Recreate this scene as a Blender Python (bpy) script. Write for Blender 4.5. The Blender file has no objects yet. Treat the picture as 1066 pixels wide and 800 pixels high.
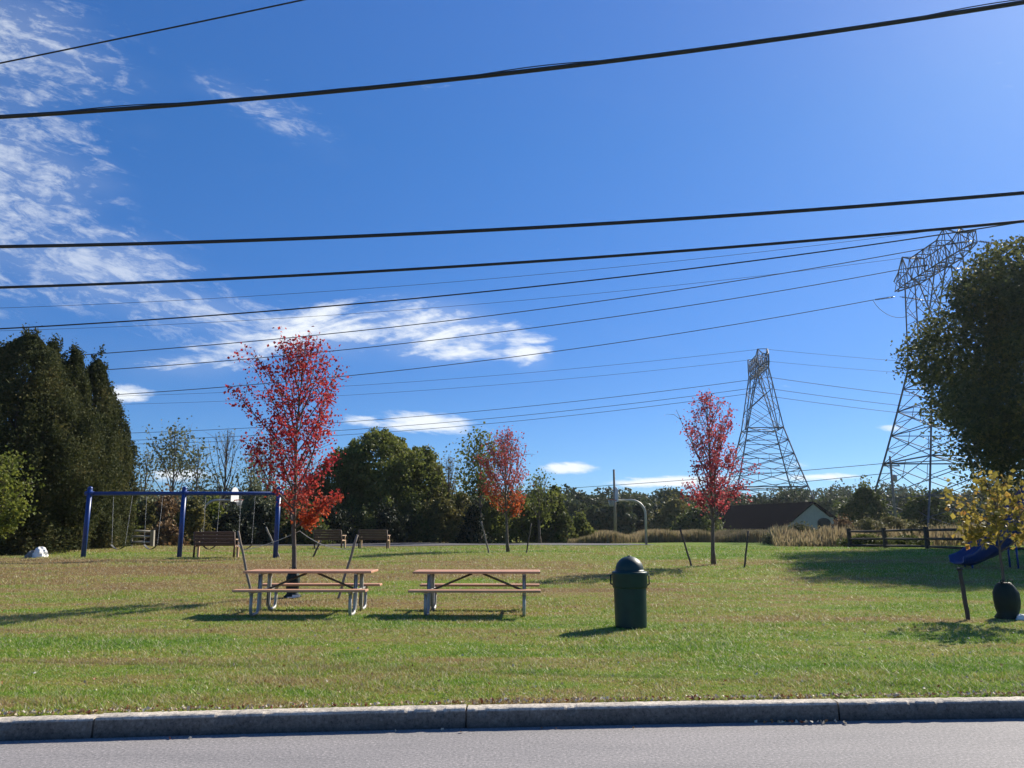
import bpy, math, random
import numpy as np
R = math.radians
sc = bpy.context.scene
COL = sc.collection

# ------------------------------------------------------------------ camera
EYE = 1.66
FPX = 801.0                      # focal length in photo pixels (1066 wide)
HORIZON = 552.0
PITCH = math.atan((HORIZON - 400) / FPX)
cam_d = bpy.data.cameras.new('camera'); cam = bpy.data.objects.new('camera', cam_d); COL.objects.link(cam)
cam.location = (0, 0, EYE); cam.rotation_euler = (R(90) + PITCH, 0, 0)
cam_d.sensor_width = 36; cam_d.lens = FPX / 1066 * 36
cam_d.clip_start = 0.05; cam_d.clip_end = 5000
sc.camera = cam
# ------------------------------------------------------------------ view
vs = sc.view_settings
vs.view_transform = 'Standard'; vs.look = 'None'; vs.gamma = 1; vs.exposure = 0.66; vs.use_curve_mapping = False
sc.cycles.max_bounces = 6; sc.cycles.transparent_max_bounces = 8; sc.cycles.caustics_reflective = False
sc.cycles.caustics_refractive = False; sc.cycles.volume_bounces = 0
# ------------------------------------------------------------------ sun
SUN_AZ, SUN_EL = R(46), R(35)    # azimuth to the right of +Y
sdir = (math.sin(SUN_AZ) * math.cos(SUN_EL), math.cos(SUN_AZ) * math.cos(SUN_EL), math.sin(SUN_EL))
sl = bpy.data.lights.new('sun', 'SUN'); so = bpy.data.objects.new('sun', sl); COL.objects.link(so)
sl.energy = 5.0; sl.angle = R(0.53); sl.color = (1.0, .925, .79)
from mathutils import Vector, Matrix
so.rotation_euler = Vector(sdir).to_track_quat('Z', 'Y').to_euler()

def ray(px, py):
    X = (px - 533) / FPX; Y = (400 - py) / FPX
    f = math.cos(PITCH) - Y * math.sin(PITCH); u = math.sin(PITCH) + Y * math.cos(PITCH)
    return X / f, u / f
# ------------------------------------------------------------------ world: sky with thin clouds
w = bpy.data.worlds.new('World'); sc.world = w; w.use_nodes = True
nt = w.node_tree; N = nt.nodes; LK = nt.links; N.clear()
def nd(t, **k):
    n = N.new(t)
    for a, b in k.items(): setattr(n, a, b)
    return n
def mth(op, a, b=None, c=None, clamp=False):
    n = N.new('ShaderNodeMath'); n.operation = op; n.use_clamp = clamp
    for i, v in enumerate((a, b, c)):
        if v is None: continue
        if isinstance(v, (int, float)): n.inputs[i].default_value = v
        else: LK.new(v, n.inputs[i])
    return n.outputs[0]
sky = nd('ShaderNodeTexSky', sky_type='NISHITA', sun_disc=False)
sky.sun_elevation = SUN_EL; sky.sun_rotation = SUN_AZ; sky.altitude = 100
sky.air_density = 1.0; sky.dust_density = 0.24; sky.ozone_density = 3.5
hs = nd('ShaderNodeHueSaturation'); hs.inputs['Saturation'].default_value = 1.32; hs.inputs['Value'].default_value = 1.06; hs.inputs['Hue'].default_value = .503
gm = nd('ShaderNodeGamma'); gm.inputs['Gamma'].default_value = .86; LK.new(sky.outputs[0], gm.inputs['Color'])
LK.new(gm.outputs[0], hs.inputs['Color'])
tc = nd('ShaderNodeTexCoord'); sep = nd('ShaderNodeSeparateXYZ'); LK.new(tc.outputs['Generated'], sep.inputs[0])
dx, dy, dz = sep.outputs
dys = mth('MAXIMUM', dy, 0.05); U = mth('DIVIDE', dx, dys); V = mth('DIVIDE', dz, dys)
front = mth('MULTIPLY', mth('GREATER_THAN', dy, 0.06), mth('GREATER_THAN', dz, 0.0))
def blob(px, py, rx, ry, ang, amp, soft=1.0):
    """an elliptical bank of cloud around one direction of the sky"""
    u0, v0 = ray(px, py); a = R(ang)
    sx, sy = rx / FPX, ry / FPX
    du = mth('SUBTRACT', U, u0); dv = mth('SUBTRACT', V, v0)
    p = mth('DIVIDE', mth('ADD', mth('MULTIPLY', du, math.cos(a)), mth('MULTIPLY', dv, math.sin(a))), sx)
    q = mth('DIVIDE', mth('SUBTRACT', mth('MULTIPLY', dv, math.cos(a)), mth('MULTIPLY', du, math.sin(a))), sy)
    d = mth('SQRT', mth('ADD', mth('MULTIPLY', p, p), mth('MULTIPLY', q, q)))
    mr = nd('ShaderNodeMapRange', interpolation_type='SMOOTHSTEP'); LK.new(d, mr.inputs['Value'])
    mr.inputs['From Min'].default_value = 0; mr.inputs['From Max'].default_value = soft * 1.0
    mr.inputs['To Min'].default_value = amp; mr.inputs['To Max'].default_value = 0
    return mr.outputs[0]
def cnoise(su, sv, ang, detail, rough, off=0.0, dist=0.0):
    a = R(ang)
    p = mth('MULTIPLY', mth('ADD', mth('MULTIPLY', U, math.cos(a)), mth('MULTIPLY', V, math.sin(a))), su)
    q = mth('MULTIPLY', mth('SUBTRACT', mth('MULTIPLY', V, math.cos(a)), mth('MULTIPLY', U, math.sin(a))), sv)
    cb = nd('ShaderNodeCombineXYZ'); LK.new(p, cb.inputs[0]); LK.new(q, cb.inputs[1]); cb.inputs[2].default_value = off
    n = nd('ShaderNodeTexNoise'); n.inputs['Scale'].default_value = 1; n.inputs['Detail'].default_value = detail
    n.inputs['Roughness'].default_value = rough; n.inputs['Distortion'].default_value = dist
    LK.new(cb.outputs[0], n.inputs['Vector']); return n.outputs[0]
def sstep(v, a, b, lo=0.0, hi=1.0):
    mr = nd('ShaderNodeMapRange', interpolation_type='SMOOTHSTEP'); LK.new(v, mr.inputs['Value'])
    mr.inputs['From Min'].default_value = a; mr.inputs['From Max'].default_value = b
    mr.inputs['To Min'].default_value = lo; mr.inputs['To Max'].default_value = hi
    return mr.outputs[0]
# broken altocumulus: two ripple sizes times big patches
rip = cnoise(15, 44, -20, 7, .66, 3.1, .6)
rip2 = cnoise(7, 26, 8, 7, .6, 8.2, .6)
big = [blob(-60, 190, 300, 230, -15, .95), blob(10, 40, 260, 110, -20, .72), blob(90, 275, 220, 80, -10, .85),
       blob(275, 112, 170, 42, -28, .42), blob(215, 330, 190, 55, -8, .75)]
mid = [blob(455, 345, 165, 60, -4, 1.15), blob(330, 345, 280, 52, 2, .92), blob(545, 362, 60, 42, -20, .9), blob(235, 375, 150, 30, 4, .62)]
def mx(l):
    o = l[0]
    for v in l[1:]: o = mth('MAXIMUM', o, v)
    return o
def kn(n, k): return mth('MULTIPLY', mth('SUBTRACT', n, .5), k)
fine = cnoise(34, 90, -14, 5, .65, 2.0, .3)
c1 = sstep(mth('ADD', mth('ADD', mx(big), kn(rip, 2.6)), kn(fine, 1.3)), .16, 1.35, 0, .54); c1 = mth('MULTIPLY', c1, sstep(mx(big), .04, .35))
c2 = sstep(mth('ADD', mth('ADD', mx(mid), kn(rip2, 2.4)), kn(fine, .7)), .42, 1.20, 0, .92)
lens = [blob(128, 410, 56, 26, 0, 1.0), blob(440, 440, 115, 24, -6, 1.0), blob(380, 438, 70, 14, -4, .8),
        blob(592, 487, 56, 13, 0, 1.05), blob(700, 501, 130, 12, 2, 1.05), blob(850, 497, 100, 9, 2, .8), blob(180, 495, 70, 17, 0, .9),
        blob(928, 446, 34, 10, -4, .8), blob(345, 448, 40, 9, 0, .6)]
rip3 = cnoise(14, 60, -6, 6, .6, 5.0, .4)
c3 = sstep(mth('ADD', mth('ADD', mx(lens), kn(rip3, 1.3)), kn(fine, .5)), .38, .95, 0, .93)
veil = mth('MULTIPLY', sstep(mth('ADD', mth('MAXIMUM', mx(big), mx(mid)), kn(cnoise(4, 9, -15, 3, .5, 9.0), 1.2)), .1, 1.3), .20)
cm = mth('MULTIPLY', mth('MAXIMUM', mth('MAXIMUM', mth('MAXIMUM', c1, c2), c3), veil), front)
def cramp(fac, stops):
    n = nd('ShaderNodeValToRGB'); e = n.color_ramp.elements
    e[0].position, e[0].color = stops[0][0], (*stops[0][1], 1); e[1].position, e[1].color = stops[1][0], (*stops[1][1], 1)
    for p_, c_ in stops[2:]: q_ = e.new(p_); q_.color = (*c_, 1)
    LK.new(fac, n.inputs[0]); return n.outputs[0]
grade = cramp(dz, [(0, (.34, .56, .92)), (.05, (.36, .60, .96)), (.18, (.43, .62, .90)), (.47, (.59, .78, 1.0)), (.60, (.73, .84, 1.07))])
mg_ = nd('ShaderNodeMix', data_type='RGBA', blend_type='MULTIPLY'); mg_.inputs[0].default_value = 1; LK.new(hs.outputs[0], mg_.inputs[6]); LK.new(grade, mg_.inputs[7])
mixc = nd('ShaderNodeMix', data_type='RGBA'); LK.new(cm, mixc.inputs[0]); LK.new(mg_.outputs[2], mixc.inputs[6])
CLOUD = 6.9
mixc.inputs[7].default_value = (CLOUD * .93, CLOUD * .97, CLOUD, 1)
bg = nd('ShaderNodeBackground'); LK.new(mixc.outputs[2], bg.inputs['Color']); bg.inputs['Strength'].default_value = 0.1
wo = nd('ShaderNodeOutputWorld'); LK.new(bg.outputs[0], wo.inputs['Surface'])

# ------------------------------------------------------------------ terrain
def kerb_y(x):                    # road-side foot of the kerb
    x = np.asarray(x, float)
    return 7.02 + .0905 * x - .0050 * x * x / (1 + (x / 11) ** 2)
KW, KH = .17, .155
_py = np.array([0, 6, 10, 16, 19, 22, 25, 28, 31, 36, 42, 50, 60, 75, 110, 160, 300, 900.])
_pz = np.array([.16, .16, .16, .18, .25, .37, .53, .66, .73, .76, .74, .69, .66, .62, .55, .5, .5, .5])
def terr(x, y):
    x = np.asarray(x, float); y = np.asarray(y, float)
    z = (np.interp(y - 1.2, _py, _pz) + 2 * np.interp(y, _py, _pz) + np.interp(y + 1.2, _py, _pz)) / 4
    k = np.clip((y - 9) / 8, 0, 1)
    z = z + k * (.035 * np.sin(x * .21 + .6) * np.sin(y * .17) + .02 * np.sin(x * .53 + y * .31))
    dip = np.clip((-x - 6) / 6, 0, 1) * np.exp(-((y - 33.0) / 2.6) ** 2) * .16
    return z - dip
def T(x, y): return float(terr(x, y))
def at(px, py, Y):
    a, b = ray(px, py); return Vector((a * Y, Y, EYE + b * Y))
def ground(px, py):
    a, b = ray(px, py); best = None
    for Y in np.arange(7.3, 140, .05):
        if EYE + b * Y <= T(a * Y, Y): return Vector((a * Y, Y, T(a * Y, Y)))
    Y = 140; return Vector((a * Y, Y, T(a * Y, Y)))
def gd(px, Y):                    # ground point below pixel column px at depth Y
    a, _ = ray(px, 570); x = a * Y
    return Vector((x, Y, T(x, Y)))
def top_h(px, py, Y):             # height above the ground of the thing seen at px,py at depth Y
    p = at(px, py, Y); return p.z - T(p.x, Y)

# ------------------------------------------------------------------ materials
def material(name):
    m = bpy.data.materials.new(name); m.use_nodes = True
    return m, m.node_tree, m.node_tree.nodes['Principled BSDF']
def ramp(nt, fac, stops, interp='LINEAR'):
    r = nt.nodes.new('ShaderNodeValToRGB'); r.color_ramp.interpolation = interp
    while len(r.color_ramp.elements) > 1: r.color_ramp.elements.remove(r.color_ramp.elements[-1])
    r.color_ramp.elements[0].position = stops[0][0]; r.color_ramp.elements[0].color = (*stops[0][1], 1)
    for p, c in stops[1:]:
        e = r.color_ramp.elements.new(p); e.color = (*c, 1)
    nt.links.new(fac, r.inputs[0]); return r.outputs[0]
def noise(nt, scale, detail=4, rough=.55, vec=None, stretch=None, coord='Object', dist=0):
    n = nt.nodes.new('ShaderNodeTexNoise'); n.inputs['Scale'].default_value = scale
    n.inputs['Detail'].default_value = detail; n.inputs['Roughness'].default_value = rough; n.inputs['Distortion'].default_value = dist
    if vec is None:
        t = nt.nodes.new('ShaderNodeTexCoord'); vec = t.outputs[coord]
    if stretch:
        mp = nt.nodes.new('ShaderNodeMapping'); mp.inputs['Scale'].default_value = stretch; nt.links.new(vec, mp.inputs[0]); vec = mp.outputs[0]
    nt.links.new(vec, n.inputs['Vector']); return n.outputs[0]
def mixrgb(nt, f, a, b, mode='MIX'):
    m = nt.nodes.new('ShaderNodeMix'); m.data_type = 'RGBA'; m.blend_type = mode
    for s, v in ((0, f), (6, a), (7, b)):
        if isinstance(v, (int, float)): m.inputs[s].default_value = v
        elif isinstance(v, tuple): m.inputs[s].default_value = (*v, 1)
        else: nt.links.new(v, m.inputs[s])
    return m.outputs[2]
def bump(nt, bsdf, h, strength=.3, dist=.01):
    b = nt.nodes.new('ShaderNodeBump'); b.inputs['Strength'].default_value = strength; b.inputs['Distance'].default_value = dist
    nt.links.new(h, b.inputs['Height']); nt.links.new(b.outputs[0], bsdf.inputs['Normal'])
def simple(name, c, c2=None, scale=6, rough=.6, metal=0, bmp=.2, bd=.004, detail=5, stretch=None, spec=.5):
    m, nt, b = material(name)
    n = noise(nt, scale, detail, .6, stretch=stretch)
    c2 = c2 or tuple(v * .75 for v in c)
    nt.links.new(ramp(nt, n, [(.3, c2), (.7, c)]), b.inputs['Base Color'])
    b.inputs['Roughness'].default_value = rough; b.inputs['Metallic'].default_value = metal
    b.inputs['Specular IOR Level'].default_value = spec
    if bmp: bump(nt, b, n, bmp, bd)
    return m
def leafmat(name, cols, trans=.4, cl_scale=.9, cl=.45, rough=.55, low=None):
    """cols: palette; low: (height0, height1, palette) for another palette low in the crown"""
    m, nt, b = material(name)
    g = nt.nodes.new('ShaderNodeNewGeometry')
    n = noise(nt, cl_scale, 3, .5)
    ma = nt.nodes.new('ShaderNodeMath'); ma.operation = 'MULTIPLY_ADD'; nt.links.new(n, ma.inputs[0]); ma.inputs[1].default_value = cl * 2
    mb = nt.nodes.new('ShaderNodeMath'); mb.operation = 'MULTIPLY_ADD'; nt.links.new(g.outputs['Random Per Island'], mb.inputs[0])
    mb.inputs[1].default_value = 1 - cl; mb.inputs[2].default_value = -cl / 2
    nt.links.new(mb.outputs[0], ma.inputs[2])
    st = [(i / max(1, len(cols) - 1) * .9 + .05, c) for i, c in enumerate(cols)]
    col = ramp(nt, ma.outputs[0], st)
    if low:
        h0, h1, c2 = low
        st2 = [(i / max(1, len(c2) - 1) * .9 + .05, c) for i, c in enumerate(c2)]
        col2 = ramp(nt, ma.outputs[0], st2)
        t = nt.nodes.new('ShaderNodeTexCoord'); s = nt.nodes.new('ShaderNodeSeparateXYZ'); nt.links.new(t.outputs['Object'], s.inputs[0])
        mm = nt.nodes.new('ShaderNodeMath'); mm.operation = 'MULTIPLY_ADD'; nt.links.new(n, mm.inputs[0]); mm.inputs[1].default_value = (h1 - h0) * 1.2
        nt.links.new(s.outputs[2], mm.inputs[2])
        mr = nt.nodes.new('ShaderNodeMapRange'); nt.links.new(mm.outputs[0], mr.inputs['Value'])
        mr.inputs['From Min'].default_value = h0 + (h1 - h0) * .6; mr.inputs['From Max'].default_value = h1 + (h1 - h0) * .6
        mr.inputs['To Min'].default_value = 1; mr.inputs['To Max'].default_value = 0
        col = mixrgb(nt, mr.outputs[0], col, col2)
    nt.links.new(col, b.inputs['Base Color']); b.inputs['Roughness'].default_value = rough
    b.inputs['Specular IOR Level'].default_value = .22
    tr = nt.nodes.new('ShaderNodeBsdfTranslucent'); nt.links.new(col, tr.inputs['Color'])
    ms = nt.nodes.new('ShaderNodeMixShader'); ms.inputs[0].default_value = trans
    nt.links.new(b.outputs[0], ms.inputs[1]); nt.links.new(tr.outputs[0], ms.inputs[2])
    nt.links.new(ms.outputs[0], nt.nodes['Material Output'].inputs['Surface'])
    return m
def lawn_colour(nt):
    """turf colour from the world position: green, tan and brown patches where the lawn has them"""
    g = nt.nodes.new('ShaderNodeNewGeometry'); pos = g.outputs['Position']
    s = nt.nodes.new('ShaderNodeSeparateXYZ'); nt.links.new(pos, s.inputs[0])
    def M(op, a, b=None, c=None):
        n = nt.nodes.new('ShaderNodeMath'); n.operation = op
        for i, v in enumerate((a, b, c)):
            if v is None: continue
            if isinstance(v, (int, float)): n.inputs[i].default_value = v
            else: nt.links.new(v, n.inputs[i])
        return n.outputs[0]
    # how dry the turf is with the distance from the road
    mr = M('MULTIPLY', M('SUBTRACT', s.outputs[1], 6.5), 1 / 60.)
    dry = ramp(nt, mr, [(0, (.62,) * 3), (.02, (.46,) * 3), (.06, (.40,) * 3), (.11, (.46,) * 3), (.17, (.56,) * 3), (.24, (.66,) * 3), (.30, (.70,) * 3),
                        (.355, (.66,) * 3), (.38, (.36,) * 3), (.50, (.40,) * 3), (.62, (.48,) * 3), (1, (.5,) * 3)])
    left = M('MULTIPLY', M('MULTIPLY', s.outputs[0], -.012), 1.0)
    n1 = noise(nt, 1, 4, .6, pos, (.16, .42, .3)); n2 = noise(nt, 1, 3, .55, pos, (.9, 2.4, 1)); n3 = noise(nt, 9, 4, .65, pos)
    stripe = noise(nt, 1, 2, .5, pos, (.05, 1.3, .1))
    v = M('ADD', dry, left)
    v = M('ADD', v, M('MULTIPLY', M('SUBTRACT', n1, .5), 2.0))
    v = M('ADD', v, M('MULTIPLY', M('SUBTRACT', n2, .5), 1.15))
    v = M('ADD', v, M('MULTIPLY', M('SUBTRACT', stripe, .5), .95))
    v = M('ADD', v, M('MULTIPLY', M('SUBTRACT', n3, .5), .7))
    return v, g, M, s
GREEN = [(0, (.105, .200, .018)), (.3, (.175, .265, .028)), (.5, (.250, .270, .050)), (.68, (.275, .228, .082)), (.85, (.300, .215, .095)), (1, (.245, .165, .075))]

def mat_lawn():
    m, nt, b = material('turf')
    v, g, M, s = lawn_colour(nt)
    col = ramp(nt, v, GREEN)
    f = noise(nt, 45, 4, .7, g.outputs['Position'])
    col = mixrgb(nt, .8, col, ramp(nt, f, [(.3, (.22, .22, .20)), (.7, (1.2, 1.15, 1.05))]), 'MULTIPLY')
    # bare soil right behind the kerb
    nt.links.new(col, b.inputs['Base Color']); b.inputs['Roughness'].default_value = .95; b.inputs['Specular IOR Level'].default_value = .1
    bump(nt, b, f, .7, .03)
    return m
def mat_blades():
    m, nt, b = material('grass_blade')
    v, g, M, s = lawn_colour(nt)
    rnd = g.outputs['Random Per Island']
    v2 = M('ADD', v, M('MULTIPLY', M('SUBTRACT', rnd, .5), .75))
    col = ramp(nt, v2, [(p, tuple(min(1, c * 1.42) for c in cc)) for p, cc in GREEN])
    # scattered dead, bleached blades
    r2 = M('FRACT', M('MULTIPLY', rnd, 37.13))
    dead = M('GREATER_THAN', r2, .83)
    col = mixrgb(nt, dead, col, (.56, .52, .32))
    nt.links.new(col, b.inputs['Base Color']); b.inputs['Roughness'].default_value = .50; b.inputs['Specular IOR Level'].default_value = .32
    tr = nt.nodes.new('ShaderNodeBsdfTranslucent'); nt.links.new(col, tr.inputs['Color'])
    ms = nt.nodes.new('ShaderNodeMixShader'); ms.inputs[0].default_value = .35
    nt.links.new(b.outputs[0], ms.inputs[1]); nt.links.new(tr.outputs[0], ms.inputs[2])
    nt.links.new(ms.outputs[0], nt.nodes['Material Output'].inputs['Surface'])
    return m
def mat_asphalt(name='asphalt', base=.235):
    m, nt, b = material(name)
    f = noise(nt, 42, 4, .9); f2 = noise(nt, 1.3, 5, .6, stretch=(.35, 1.6, 1)); f3 = noise(nt, 260, 2, .6)
    c = ramp(nt, f, [(.34, (base * .35,) * 3), (.45, (base * .85, base * .81, base * .79)), (.57, (base * 1.2, base * 1.13, base * 1.09)), (.68, (base * 2.3, base * 2.12, base * 2.0))])
    c = mixrgb(nt, 1, c, ramp(nt, f2, [(.3, (.84, .84, .85)), (.7, (1.1, 1.08, 1.08))]), 'MULTIPLY')
    nt.links.new(c, b.inputs['Base Color']); b.inputs['Roughness'].default_value = .85
    bump(nt, b, f, .5, .006); return m
def mat_kerb():
    m, nt, b = material('kerb_concrete')
    f = noise(nt, 30, 6, .85); f2 = noise(nt, 3, 4, .6); f3 = noise(nt, 150, 2, .7)
    c = ramp(nt, f, [(.34, (.10, .09, .08)), (.45, (.32, .30, .27)), (.55, (.42, .39, .35)), (.68, (.66, .62, .56))])
    c = mixrgb(nt, 1, c, ramp(nt, f2, [(.3, (.72, .71, .70)), (.65, (1.15, 1.12, 1.08))]), 'MULTIPLY')
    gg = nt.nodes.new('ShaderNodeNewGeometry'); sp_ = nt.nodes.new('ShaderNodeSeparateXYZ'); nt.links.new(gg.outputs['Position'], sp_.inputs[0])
    grime_shade = ramp(nt, sp_.outputs[2], [(0, (.20, .19, .19)), (.05, (.34, .33, .31)), (.128, (.48, .46, .43)), (.140, (1.35, 1.30, 1.2))])   # shade painted dark over a dirty face, sunlight painted into the lighter top
    c = mixrgb(nt, 1, c, grime_shade, 'MULTIPLY')
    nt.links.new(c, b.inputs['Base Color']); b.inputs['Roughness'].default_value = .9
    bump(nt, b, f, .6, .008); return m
def mat_boards(name, c, c2, ax=(1.2, 22, 22)):
    m, nt, b = material(name)
    n = noise(nt, 1, 6, .65, stretch=ax); n2 = noise(nt, 3, 3)
    col = ramp(nt, n, [(.3, c2), (.7, c)])
    col = mixrgb(nt, .6, col, ramp(nt, n2, [(.3, (.8, .8, .8)), (.7, (1.1, 1.1, 1.1))]), 'MULTIPLY')
    nt.links.new(col, b.inputs['Base Color']); b.inputs['Roughness'].default_value = .62
    bump(nt, b, n, .25, .003); return m

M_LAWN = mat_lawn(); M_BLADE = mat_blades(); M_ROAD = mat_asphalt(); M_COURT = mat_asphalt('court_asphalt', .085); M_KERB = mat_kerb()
M_TABLE = mat_boards('cedar_plastic_boards', (.66, .345, .20), (.50, .25, .14))
M_BENCH = mat_boards('brown_bench_boards', (.135, .070, .042), (.085, .045, .028))
M_BENCHLEG = simple('tan_bench_ends', (.62, .42, .27), (.5, .33, .2), 12)
M_GALV = simple('galvanised_steel', (.46, .45, .43), (.30, .295, .285), 30, .5, .35, .1)
M_BRACE = simple('dull_steel_brace', (.16, .14, .12), (.09, .08, .07), 30, .6, .4, .1)
M_STEEL = simple('tower_steel', (.085, .095, .115), (.055, .062, .075), 2, .7, .1, 0)
M_STEEL2 = simple('far_tower_steel', (.085, .10, .125), (.06, .07, .085), 2, .7, .1, 0)
M_BLUE = simple('blue_paint', (.004, .042, .22), (.003, .030, .16), 9, .38, 0, .06)
M_SLIDE = simple('blue_slide_plastic', (.006, .036, .16), (.005, .028, .12), 5, .35, 0, .05)
M_GREENP = simple('dark_green_plastic', (.003, .040, .034), (.002, .028, .025), 9, .42, 0, .10, .003, spec=.35)
M_LID = simple('dark_green_lid', (.003, .032, .028), (.002, .023, .021), 7, .5, 0, .05)
M_BAG = simple('green_bag_fabric', (.006, .020, .014), (.003, .012, .009), 14, .6, 0, .5, .02, spec=.3)
M_WHITE = simple('white_paint', (.78, .78, .76), (.62, .62, .6), 12, .5)
M_BAGW = simple('white_sheet', (.88, .86, .80), (.70, .68, .63), 5, .6, 0, .5, .03)
M_ORANGE = simple('orange_rim', (.55, .10, .04), None, 9, .5)
M_BARK = simple('grey_brown_bark', (.165, .130, .105), (.075, .058, .047), 14, .9, 0, .6, .02, stretch=(3, 3, .7))
M_BARKL = simple('pale_bark', (.26, .23, .20), (.14, .12, .10), 16, .85, 0, .5, .015, stretch=(3, 3, .7))
M_STAKE = simple('weathered_stake', (.30, .25, .20), (.16, .13, .105), 20, .85, 0, .5, .006, stretch=(4, 4, .4))
M_DARKSTK = simple('dark_stake', (.10, .075, .06), (.05, .04, .033), 20, .8, 0, .5, .006, stretch=(4, 4, .4))
M_FENCE = simple('dark_fence_wood', (.075, .060, .050), (.038, .031, .027), 12, .9, 0, .5, .01, stretch=(1, 4, 4))
M_FENCEL = simple('pale_fence_wood', (.40, .36, .29), (.22, .2, .16), 12, .9, 0, .5, .01, stretch=(1, 4, 4))
M_POLE = simple('pole_wood', (.28, .235, .195), (.17, .14, .12), 8, .9, 0, .4, .01, stretch=(3, 3, .4))
M_CABLE = simple('black_cable', (.018, .018, .020), (.012, .012, .013), 20, .5, 0, 0)
M_CABLE2 = simple('aluminium_wire', (.05, .055, .065), (.035, .04, .05), 20, .7, .1, 0)
M_INS = simple('insulator_glaze', (.07, .06, .055), None, 9, .3, 0, 0)
M_ROPE = simple('pale_rope', (.6, .58, .52), None, 40, .8)
M_RUBBER = simple('black_rubber', (.018, .018, .02), None, 9, .6)
M_CHAIN = simple('chain_steel', (.35, .36, .37), (.2, .2, .21), 30, .5, .6, 0)
M_ROOF = simple('dark_shingle_roof', (.014, .010, .012), (.008, .006, .007), 3, 1, 0, .4, .05, stretch=(1, 1, 6), spec=0)
M_WALL = simple('pale_wall', (.44, .39, .37), (.35, .31, .30), 2, .85, 0, .1)
M_DARK = simple('dark_opening', (.012, .012, .014), None, 2, .8, 0, 0)
M_BROWNW = simple('brown_board_wall', (.20, .10, .055), (.12, .06, .035), 3, .9)
M_NET = simple('white_net', (.6, .6, .6), None, 20, .9)

L_RED = leafmat('red_maple_leaves', [(.15, .012, .022), (.34, .028, .040), (.50, .055, .060), (.62, .13, .10)], .45, 1.6, .35,
                low=(1.6, 2.6, [(.30, .018, .020), (.50, .075, .035), (.62, .16, .04), (.5, .05, .035)]))
L_RED2 = leafmat('mixed_maple_leaves', [(.24, .04, .04), (.40, .060, .060), (.52, .13, .11), (.34, .05, .07)], .42, 1.2, .5,
                 low=(2.2, 3.4, [(.10, .11, .025), (.42, .08, .03), (.50, .13, .04), (.36, .05, .03)]))
L_RED3 = leafmat('crimson_maple_leaves', [(.20, .025, .040), (.38, .055, .075), (.52, .11, .12), (.62, .19, .17)], .45, 1.6, .35,
                 low=(1.2, 1.8, [(.20, .05, .03), (.34, .07, .035), (.14, .11, .03), (.36, .05, .04)]))
L_YEL = leafmat('yellow_leaves', [(.10, .10, .025), (.24, .20, .045), (.42, .33, .07), (.42, .18, .05)], .4, 1.8, .35)
L_YG = leafmat('yellow_green_leaves', [(.07, .10, .018), (.15, .18, .03), (.28, .28, .05)], .45, 1.2, .4)
L_EVER = leafmat('dark_evergreen_sprays', [(.022, .030, .013), (.050, .062, .020), (.090, .094, .030), (.17, .13, .045)], .28, .75, .6, .8)
L_OAK = leafmat('dark_broad_leaves', [(.040, .052, .018), (.075, .095, .026), (.12, .14, .034), (.19, .18, .045)], .38, .45, .55)
L_OAKT = leafmat('backlit_broad_leaves', [(.034, .046, .022), (.062, .080, .032), (.105, .120, .040), (.23, .20, .055)], .45, .4, .5)
L_GREEN = leafmat('mid_green_leaves', [(.065, .080, .020), (.12, .145, .030), (.18, .20, .042), (.28, .24, .06)], .46, .35, .6)
L_OLIVE = leafmat('olive_leaves', [(.070, .070, .022), (.13, .125, .036), (.20, .175, .05), (.28, .19, .06)], .32, .5, .55)
L_BROWN = leafmat('brown_leaves', [(.09, .065, .035), (.17, .11, .055), (.25, .15, .065), (.20, .17, .06)], .3, .7, .5)
L_DKG = leafmat('blackish_green_leaves', [(.014, .020, .010), (.028, .038, .016), (.050, .060, .024)], .2, .6, .5)
L_GREY = leafmat('grey_green_leaves', [(.10, .12, .07), (.16, .18, .09), (.24, .24, .11)], .3, .8, .45)
L_FOR = leafmat('far_wood_leaves', [(.040, .056, .030), (.060, .080, .036), (.088, .105, .042), (.13, .115, .05)], .25, .09, .72)
L_TALL = leafmat('dry_tall_grass', [(.10, .11, .04), (.22, .19, .09), (.40, .31, .18), (.30, .24, .12), (.17, .16, .06)], .35, .35, .6)
L_WEED = leafmat('weed_leaves', [(.07, .085, .03), (.15, .15, .055), (.28, .24, .11), (.40, .33, .19)], .35, .9, .5)
L_FALL = leafmat('fallen_leaf', [(.25, .06, .03), (.35, .2, .08), (.5, .42, .3), (.6, .55, .45)], .1, .5, .1)

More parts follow.
